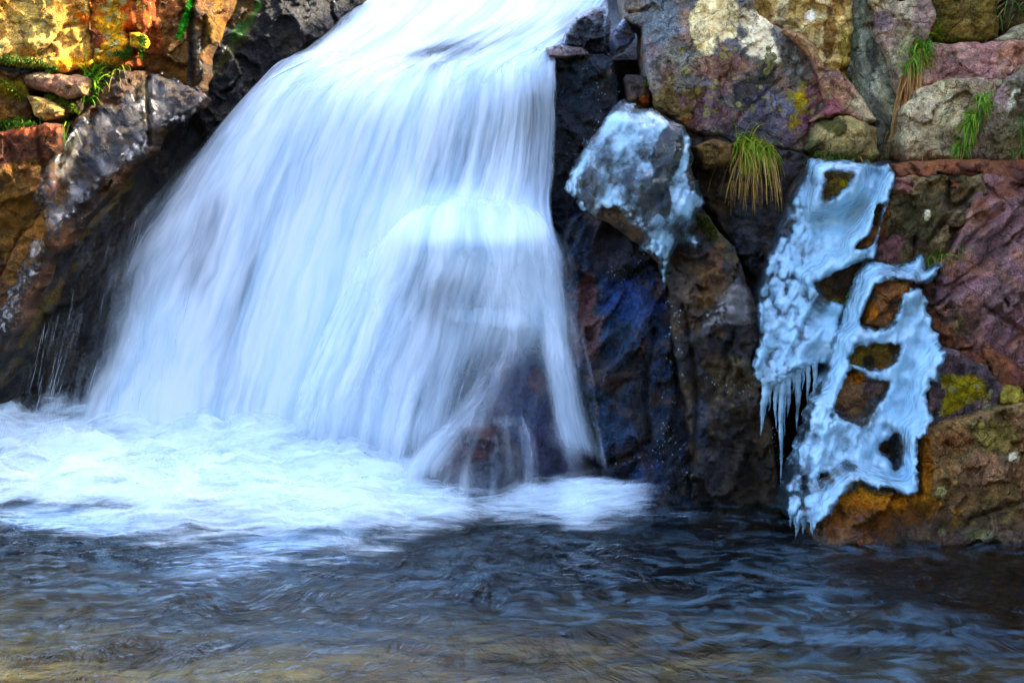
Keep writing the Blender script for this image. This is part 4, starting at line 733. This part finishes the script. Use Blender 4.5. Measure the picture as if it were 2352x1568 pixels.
def strands(n, seed):
    rr = np.random.RandomState(seed); V, F, D = [], [], []
    for i in range(n):
        if i < n * .75:
            t = rr.rand(); x = 60 + 330 * t + rr.randn() * 45; y = 930 - 500 * t + rr.randn() * 90 + 20
            if signed(np.array([x]), np.array([y]), [(470,300),(300,560),(200,800),(150,1000),(-40,1000),(80,760),(240,560)])[0] < 0: continue
        else: x, y = rr.uniform(180, 480), 0; y = 980 - (x - 180) * 1.7 + rr.uniform(-100, 200)
        L = rr.uniform(25, 110); dx = -L * rr.uniform(.12, .34); m = 6; tt = np.linspace(0, 1, m)
        c = at_depth(x + dx * tt, y + L * tt, float(YF(max(x, 190), min(y, 960))) - rr.uniform(.02, .09)); w_ = rr.uniform(.0004, .0010) * np.sin(np.pi * (tt * .9 + .05))
        b0 = len(V) * 1; off = sum(len(q) for q in V)
        V.append(np.concatenate([c - np.c_[w_, 0 * w_, 0 * w_], c + np.c_[w_, 0 * w_, 0 * w_], c + np.c_[0 * w_, -w_, 0 * w_]])); D.append(np.full(3 * m, rr.uniform(.16, .36)))
        for k in range(m - 1):
            for a_, b_ in ((0, 2), (2, 1), (1, 0)): F.append([off + a_ * m + k, off + b_ * m + k, off + b_ * m + k + 1, off + a_ * m + k + 1])
    V = np.concatenate(V); D = np.concatenate(D)
    return build('spray', V, F, M_FALL, parent=wf, attrs=dict(dens=D, su=V[:, 0], sv=V[:, 2]))
sp_ = strands(460, 5); sp_['kind'] = 'stuff'

# ------------------------------------------------------------------ pool, bed, foam
def pool():
    xs = np.r_[np.linspace(-7, -2.4, 30), np.arange(-2.38, 2.39, .016), np.linspace(2.42, 4.4, 20)]; ys = np.r_[np.linspace(-9, -2.6, 30), np.arange(-2.58, .9, .014)]
    X, Y = np.meshgrid(xs, ys)
    q = X + .10 * fbm(X * 2, Y * 2, 2, 4); r_ = Y + .10 * fbm(X * 2, Y * 2, 2, 9)
    Z = .018 * fbm(q * 2.6, r_ * 2.8, 4, 51) + .004 * ridged(q * 5, r_ * 5.5, 3, 53) - .003
    near = np.exp(-np.maximum(.3 - Y, 0) / .6) * sstep(1.2, -.2, X); Z += near * .022 * fbm(q * 5, r_ * 9, 3, 57)
    V = np.stack([X, Y, Z], -1).reshape(-1, 3); fx, fy = to_frame(V)
    f = np.zeros(len(V))
    for bx, by, rx, ry, an, st in [(520,1290,230,70,-6,.50),(200,1190,330,50,3,.8),(700,1230,260,50,-8,.75),(1000,1190,150,40,-6,.5),(1430,1175,150,22,4,.42),(760,1285,160,24,-4,.38),(420,1335,170,26,2,.4),(1560,1180,60,14,0,.4),(1320,1170,120,30,0,.5)]:
        f = np.maximum(f, st * sstep(1.2, .3, blob(fx, fy, bx, by, rx, ry, an)))
    ny, nx = X.shape; i = np.arange(ny * nx).reshape(ny, nx); F = np.stack([i[:-1, :-1], i[:-1, 1:], i[1:, 1:], i[1:, :-1]], -1).reshape(-1, 4)
    bb = .34 - .28 * sstep(1.3, .3, blob(fx, fy, 500, 1540, 1000, 170, 0)) + .30 * fbm(V[:, 0] * 1.3, V[:, 1] * 2.5, 3, 66); bb += .25 * sstep(1.2, .3, blob(fx, fy, 1950, 1430, 330, 110, 8)) - .35 * sstep(1.2, .4, blob(fx, fy, 2200, 1340, 330, 90, 0)) - .25 * sstep(1.2, .4, blob(fx, fy, 1560, 1230, 300, 50, 0))
    o = build('pool_water', V, F, M_POOL, attrs=dict(foam=f, bubble_sheen=np.clip(bb, .02, .9)), origin=np.zeros(3)); o['kind'] = 'structure'; o['label'] = 'rippled dark pool at the foot of the waterfall'
    xs = np.arange(-7, 4.6, .08); ys = np.arange(-9, 1.4, .08); X, Y = np.meshgrid(xs, ys)
    Z = -.28 - .10 * sstep(-3.2, -1.0, Y) + .05 * fbm(X * 1.3, Y * 1.3, 4, 61) + .05 * (.5 - worley(X * 3, Y * 3, 62)[0])
    V = np.stack([X, Y, Z], -1).reshape(-1, 3); ny, nx = X.shape; i = np.arange(ny * nx).reshape(ny, nx); F = np.stack([i[:-1, :-1], i[:-1, 1:], i[1:, 1:], i[1:, :-1]], -1).reshape(-1, 4)
    o = build('pool_bed', V, F, M_BED, origin=np.zeros(3)); o['kind'] = 'structure'; o['label'] = 'stony brown bed of the pool'
pool()

def foam():
    bl = np.array([(-120,.56),(100,.52),(160,.45),(375,.38),(520,.32),(720,.20),(840,.12),(960,.04),(1080,-.04),(1250,-.12),(1400,-.12),(1500,-.14)]); bx = (bl[:, 0] - 1176) / FPX * (bl[:, 1] + 5)
    fr = np.array([(-120,1165),(100,1180),(300,1195),(420,1240),(600,1262),(760,1260),(880,1232),(1060,1200),(1110,1168),(1250,1172),(1400,1180),(1520,1182)]); fw = on_water(fr[:, 0], fr[:, 1])
    VV, FF, DD = [], [], []
    for L in range(4):
        xs = np.arange(-2.6, .62, .018); vs = np.linspace(0, 1, 70); X, T = np.meshgrid(xs, vs)
        yb = np.interp(X, bx, bl[:, 1]) + .10; yf = np.interp(X, fw[:, 0], fw[:, 1]) - .38; Y = yb + (yf - yb) * T
        big = np.interp(X, [-2.6, -1.5, -.5, -.25, -.05, .25, .45, .62], [1.35, 1.3, .95, .62, .30, .50, .46, .1])
        H = big * (.125 * np.exp(-T / .30) + .035 * np.exp(-((T - .5) / .3) ** 2)) * (1 + .30 * L * np.exp(-T / .3)) + .012 * L + .004
        H += big * (.075 * fbm(X * 3.2 + L * 7, Y * 5 + L, 3, 71 + L) + .016 * fbm(X * 14 + L * 3, Y * 18, 3, 75 + L)) * sstep(1.05, .3, T)
        D = (1.34 - .38 * L) * sstep(1.0, .12, T + .24 * fbm(X * 3, Y * 5, 4, 80 + L)) * (sstep(0, .10, T) if L else 1) * np.interp(X, [-2.6, -.28, -.1, .13, .2, .33, .45, .62], [1, 1, .60, .40, .82, .45, .05, 0])
        D = D * (1 - .30 * sstep(.2, .5, fbm(X * 3, Y * 6, 3, 90)) * sstep(.2, .6, T))
        if L == 3:      # spray haze standing where the water strikes
            H = big * (.25 + .06 * fbm(X * 4, X * 0, 3, 97)) * np.exp(-T / .20) + .01 + .02 * fbm(X * 6, Y * 6, 3, 98)
            D = .55 * sstep(.70, .08, T) * np.interp(X, [-2.6, -.25, 0, .2, .33, .42], [1, .9, .3, .6, .5, 0]) * sstep(0, .10, T)
        off = sum(len(a) for a in VV); ny, nx = X.shape; i = off + np.arange(ny * nx).reshape(ny, nx)
        VV.append(np.stack([X, Y, H], -1).reshape(-1, 3)); DD.append(D.ravel()); FF.append(np.stack([i[:-1, :-1], i[1:, :-1], i[1:, 1:], i[:-1, 1:]], -1).reshape(-1, 4))
    o = build('foam', np.concatenate(VV), np.concatenate(FF), M_FOAM, attrs=dict(dens=np.clip(np.concatenate(DD), 0, 1.3)))
    tag(o, 'white churning foam where the waterfall strikes the pool', 'foam', kind='stuff')
foam()

# ------------------------------------------------------------------ grass, moss, leaves
def frame_n(n):
    n = n / np.linalg.norm(n); t = np.cross(n, [0, 0, 1.]); t = t / (np.linalg.norm(t) + 1e-9); return n, t, np.cross(t, n)

class Blades:
    def __init__(self): self.V, self.F, self.C, self.n = [], [], [], 0
    def blade(self, p, d, L, w_, droop, col, tipcol, m=7, rr=None):
        d = d / np.linalg.norm(d); pts = [p]; dd = d.copy()
        for k in range(m - 1):
            dd = dd + np.array([0, 0, -droop]) / (m - 1); dd = dd / np.linalg.norm(dd); pts.append(pts[-1] + dd * L / (m - 1))
        pts = np.array(pts); side = np.cross(d, rr.randn(3) * .6 + np.array([0, -1, .2])); side = side / (np.linalg.norm(side) + 1e-9)
        t = np.linspace(0, 1, m); wd = w_ * np.clip(1.15 - t, 0.02, 1) ** .8 * np.clip(.5 + 3 * t, 0, 1)
        up = np.cross(side, d) * .35
        V = np.concatenate([pts - side * wd[:, None] + up * wd[:, None], pts, pts + side * wd[:, None] + up * wd[:, None]]); o = self.n
        self.V.append(V); c = col[None] * (1 - t[:, None]) + tipcol[None] * t[:, None]; self.C.append(np.concatenate([c, c * .9, c]))
        for k in range(m - 1): self.F += [[o + k, o + m + k, o + m + k + 1, o + k + 1], [o + m + k, o + 2 * m + k, o + 2 * m + k + 1, o + m + k + 1]]
        self.n += 3 * m
    def done(self, name, mat, parent=None, origin=None):
        return build(name, np.concatenate(self.V), self.F, mat, parent=parent, attrs=dict(Col=np.concatenate(self.C)), origin=origin)

GREEN = [(74,120,16),(96,140,22),(52,100,14),(122,150,34)]; STRAW = [(172,128,60),(140,96,40),(190,150,80),(116,78,34)]; YEL = [(176,168,44),(190,172,50),(150,158,34)]
def tuft(label, spots, groups, seed, dry=None, name='grass_tuft', cat='grass'):
    """groups / dry: (count, length m, spread, direction (x, out, z), droop, palette, width m)"""
    rr = np.random.RandomState(seed); base = [surface(x, y) for x, y in spots]; org = np.mean([b_[0] for b_ in base], 0)
    def fill(gs):
        B = Blades()
        for (cnt, L, spread, dr, droop, pal, w_) in gs:
            for i in range(cnt):
                p, n = base[rr.randint(len(base))]; p = p + rr.randn(3) * np.array([.012, .004, .010]) + np.array([0, -.004, 0])
                d = np.array([dr[0], -dr[1], dr[2]]) + rr.randn(3) * spread; d[1] = -abs(d[1]) * .8 - .1
                c = lin(pal[rr.randint(len(pal))]) * rr.uniform(.75, 1.25); c2 = c * np.array([1.25, 1.1, .9])
                B.blade(p, d, L * rr.uniform(.45, 1.15), w_ * rr.uniform(.7, 1.3), droop * rr.uniform(.7, 1.4), c, c2, rr=rr)
        return B
    o = fill(groups).done(name, M_GRASS, origin=org); tag(o, label, cat, 'grass tufts on the rocks')
    if dry:
        k = fill(dry).done('dry_blades', M_GRASS, parent=o, origin=org); k['label'] = 'straw-coloured dead blades'
    return o

def moss(label, pts, rad, n, seed, pal=((52,92,18),(70,108,22),(36,72,16),(84,104,28)), L=.012, name='moss_patch'):
    rr = np.random.RandomState(seed); B = Blades(); P = np.array(pts, float); seg = np.r_[0, np.cumsum(np.hypot(*np.diff(P, axis=0).T))]; org = surface(*P[len(P) // 2])[0]
    for i in range(n):
        t = rr.rand() * seg[-1]; x = np.interp(t, seg, P[:, 0]); y = np.interp(t, seg, P[:, 1]); r_ = rad * np.sqrt(rr.rand()); a = rr.rand() * 6.283
        lump = .5 + .5 * np.sin(t * .23 + seed); p, nn = surface(x + r_ * np.cos(a), y + .75 * r_ * np.sin(a) + 2.5 * np.sin(t * .3 + seed))
        if abs(p[1] - org[1]) > .2: continue
        lift = .020 * (1 - (r_ / rad) ** 2) * (rad / 12.) * (.5 + lump)
        c = lin(pal[rr.randint(len(pal))]) * rr.uniform(.6, 1.4)
        B.blade(p + np.array([0, -lift, lift * .6]), nn + np.array([0, 0, .5]) + rr.randn(3) * .6, L * rr.uniform(.5, 1.3), .0028, .5, c, c * 1.3, m=3, rr=rr)
    return tag(B.done(name, M_MOSS, origin=org), label, 'moss', 'moss patches on the rocks')

tuft('bright green grass tuft sprouting over the ledge at the left', [(206,226),(212,205),(200,240),(216,190)], [(70,.13,.45,(.05,.5,.9),1.6,[(110,170,20),(140,190,40),(84,150,16)],.0034),(26,.09,.6,(-.2,.5,.2),1.6,YEL,.0028)], 301, dry=[(16,.11,.35,(.0,.4,-.5),1.2,STRAW,.002)])
tuft('shaggy green grass hanging down beside the red block at the left', [(150,282),(158,276),(145,300),(162,270),(152,290)], [(110,.115,.3,(-.25,.35,-.3),1.8,[(96,132,18),(122,146,24),(70,112,16)],.0026)], 302, dry=[(16,.12,.25,(-.4,.3,-.8),1.2,STRAW,.002)])
tuft('olive grass fringe between ledge stone and iced slab, upper left', [(250,160),(262,172),(240,152),(278,160),(180,166)], [(80,.07,.55,(.0,.5,.1),1.6,[(120,128,22),(98,116,18),(140,132,30)],.0024)], 303, dry=[(14,.10,.4,(.1,.4,-.6),1.,STRAW,.002)])
tuft('yellow-green mop of grass drooping over the dark hollow in the centre right', [(1715,336),(1738,342),(1760,346),(1700,340),(1726,334)], [(300,.125,.50,(.0,.55,.35),2.4,[(134,168,24),(164,180,34),(104,150,18),(196,188,60)],.0027)], 304, dry=[(130,.21,.22,(-.05,.35,-.2),2.4,[(196,160,70),(206,170,90),(160,124,52)],.0024)])
tuft('longest grass tuft, with straw hanging like a beard from the pinkish slab', [(2110,112),(2122,124),(2098,138),(2128,104),(2090,158),(2112,150)], [(260,.085,.45,(-.10,.5,.35),2.,[(100,158,20),(134,172,28),(80,136,18)],.0026)], 305, dry=[(110,.34,.10,(-.20,.32,-.45),2.2,[(184,130,62),(206,154,84),(150,100,46)],.0026),(26,.22,.16,(-.12,.32,-.35),2.2,STRAW,.0024)])
tuft('green grass strip with few straws on the grey-tan boulder at the right', [(2255,232),(2244,256),(2262,222),(2228,290),(2236,270),(2212,330)], [(190,.085,.30,(-.22,.4,-.05),1.8,[(108,162,22),(140,178,34),(86,140,20)],.0025)], 306, dry=[(26,.13,.2,(-.22,.3,-.6),1.4,STRAW,.002)])
tuft('thin grass tuft cut by the right edge of the view', [(2350,300),(2356,270),(2346,340),(2362,310)], [(50,.10,.28,(-.12,.4,.1),1.6,GREEN,.0025)], 307, dry=[(22,.12,.2,(-.22,.3,-.6),1.4,STRAW,.002)])
tuft('low sprawling grass tuft under the olive mossy hump', [(1890,352),(1910,358),(1872,352),(1930,358)], [(150,.06,.6,(.0,.5,.35),1.6,[(84,116,18),(110,120,24),(64,96,16)],.0022)], 308, dry=[(24,.06,.55,(.0,.5,.1),1.4,STRAW,.002)])
tuft('small grass tuft with straw on the blocky dark rock', [(2162,585),(2178,592),(2150,590),(2205,570),(2140,600)], [(60,.075,.45,(-.1,.5,.2),1.6,GREEN,.0023)], 309, dry=[(30,.085,.3,(-.2,.4,-.4),1.4,STRAW,.0021)])
tuft('long straw blades trailing across the top right corner', [(2300,10),(2318,-6),(2296,30),(2340,10)], [(24,.14,.3,(-.1,.4,.1),1.5,GREEN,.0024)], 310, dry=[(26,.22,.14,(-.75,.3,-.45),.7,[(178,148,84),(150,118,60)],.0018)])
tuft('tiny green sprig growing out of the frozen cascade', [(1868,492),(1872,488)], [(14,.032,.5,(.1,.6,.6),1.2,GREEN,.002)], 311)
tuft('little olive sprig beside the narrow ice edge', [(2006,500),(2016,498),(1998,504)], [(36,.03,.6,(.0,.6,.5),1.2,[(84,104,26),(104,116,34)],.002)], 312)
tuft('few dry straws in the joint under the grey-tan boulder', [(2120,366),(2150,366),(2200,362)], [(26,.05,.5,(-.2,.4,.2),1.4,STRAW,.0018)], 313)
tuft('dead grass stems in the crack above the frozen cascade', [(1965,360),(1990,366),(2026,360)], [(30,.06,.5,(-.1,.4,.1),1.6,STRAW,.0018),(16,.05,.5,(0,.5,.4),1.4,GREEN,.002)], 314)
tuft('dry brown stems leaning on the narrow grey-green slab', [(2040,300),(2052,330),(2030,350)], [(24,.08,.35,(-.1,.35,-.2),1.4,STRAW,.0018),(14,.05,.4,(.1,.5,.3),1.4,GREEN,.002)], 315)
moss('green moss line at the left edge above the ochre ledge', [(-20,146),(25,150),(62,150),(100,156)], 15, 1000, 401)
moss('small round moss cushion under the golden boulder', [(112,162),(128,164)], 9, 300, 402)
moss('long bright green moss streak on the brown buttress', [(440,-10),(432,30),(420,62),(412,90)], 8, 900, 403, pal=((30,130,16),(44,150,20),(24,104,14)), L=.007)
moss('moss clump filling the notch of the rust-red boulder', [(326,88),(326,112),(324,130)], 8, 420, 404)
moss('moss pad along the foot of the rust-red boulder', [(268,126),(292,130),(300,112)], 7, 420, 405)
moss('lower moss line on top of the red block at the left edge', [(2,294),(30,288),(60,284),(92,280)], 13, 1000, 406)
moss('yellow-green moss under the ledge stone, left', [(112,222),(140,236),(170,250),(180,262)], 8, 500, 407, pal=((92,112,20),(72,104,18),(120,120,26)))
moss('ochre moss band on the ledge rock at the left edge', [(8,190),(30,214),(52,228)], 8, 420, 408, pal=((120,104,22),(96,92,20),(72,100,18)))
moss('dark moss pad on the shoulder of the iced pillar', [(1612,505),(1628,530),(1640,545)], 13, 700, 409, pal=((62,72,18),(48,60,14),(84,84,26)), L=.008)
moss('green moss sprig in the corner of the orange-bottomed block', [(1484,190),(1486,198)], 5, 140, 410)

def leaf(label, px, py, size, ang, pal, seed):
    rr = np.random.RandomState(seed); p, n = surface(px, py); n, t, b_ = frame_n(n); p = p + n * .006
    k = 28; th = np.linspace(0, 2 * np.pi, k, endpoint=False); r_ = size * (.62 + .30 * np.cos(th * 7) * (.5 + .5 * np.cos(th / 2) ** 2) + .18 * np.cos(th)); c, s = math.cos(R(ang)), math.sin(R(ang))
    rings = [0.25, .6, 1.]; V = [p + n * .008]; 
    for q in rings:
        for a, rd in zip(th, r_):
            u, v = q * rd * np.cos(a), q * rd * np.sin(a) * .7; V.append(p + t * (u * c - v * s) + b_ * (u * s + v * c) + n * (.008 - .9 * v * v / size + .35 * size * q * q * (.4 + .4 * np.sin(a * 2 + seed))))
    F = [[0, 1 + i, 1 + (i + 1) % k] for i in range(k)]
    for q in range(2): F += [[1 + q * k + i, 1 + (q + 1) * k + i, 1 + (q + 1) * k + (i + 1) % k, 1 + q * k + (i + 1) % k] for i in range(k)]
    C = np.array([lin(pal[rr.randint(len(pal))]) * rr.uniform(.7, 1.2) for _ in V]); o = build('dead_leaf', np.array(V), F, M_LEAF, attrs=dict(Col=C)); return tag(o, label, 'leaf', 'dead leaves on the rocks')
leaf('curled orange-brown dead leaf lying on the blocky dark rock', 2193, 430, .026, 30, [(150,78,40),(120,58,30),(170,100,60)], 1)
leaf('crumpled brown dead leaf on the broken red rock by the ice', 2190, 632, .026, 110, [(140,82,52),(112,62,40)], 2)
leaf('dark brown dead leaf lying under the other two', 2168, 648, .020, 200, [(110,60,38),(90,50,32)], 3)
def seedling():
    rr = np.random.RandomState(7); B = Blades(); p, n = surface(1946, 690); org = p
    for (dx, dz, L) in ((-.004,.010,.020),(.010,.016,.022),(-.006,-.012,.020),(.008,-.002,.018),(.0,.022,.018)):
        B.blade(p + np.array([dx, -.012, dz]), np.array([dx * 60, -.5, .5]), L, .008, .8, lin((70,170,20)), lin((100,196,40)), m=5, rr=rr)
    tag(B.done('seedling', M_GRASS, origin=org), 'tiny bright green seedling in the upper window of the ice', 'plant')
seedling()
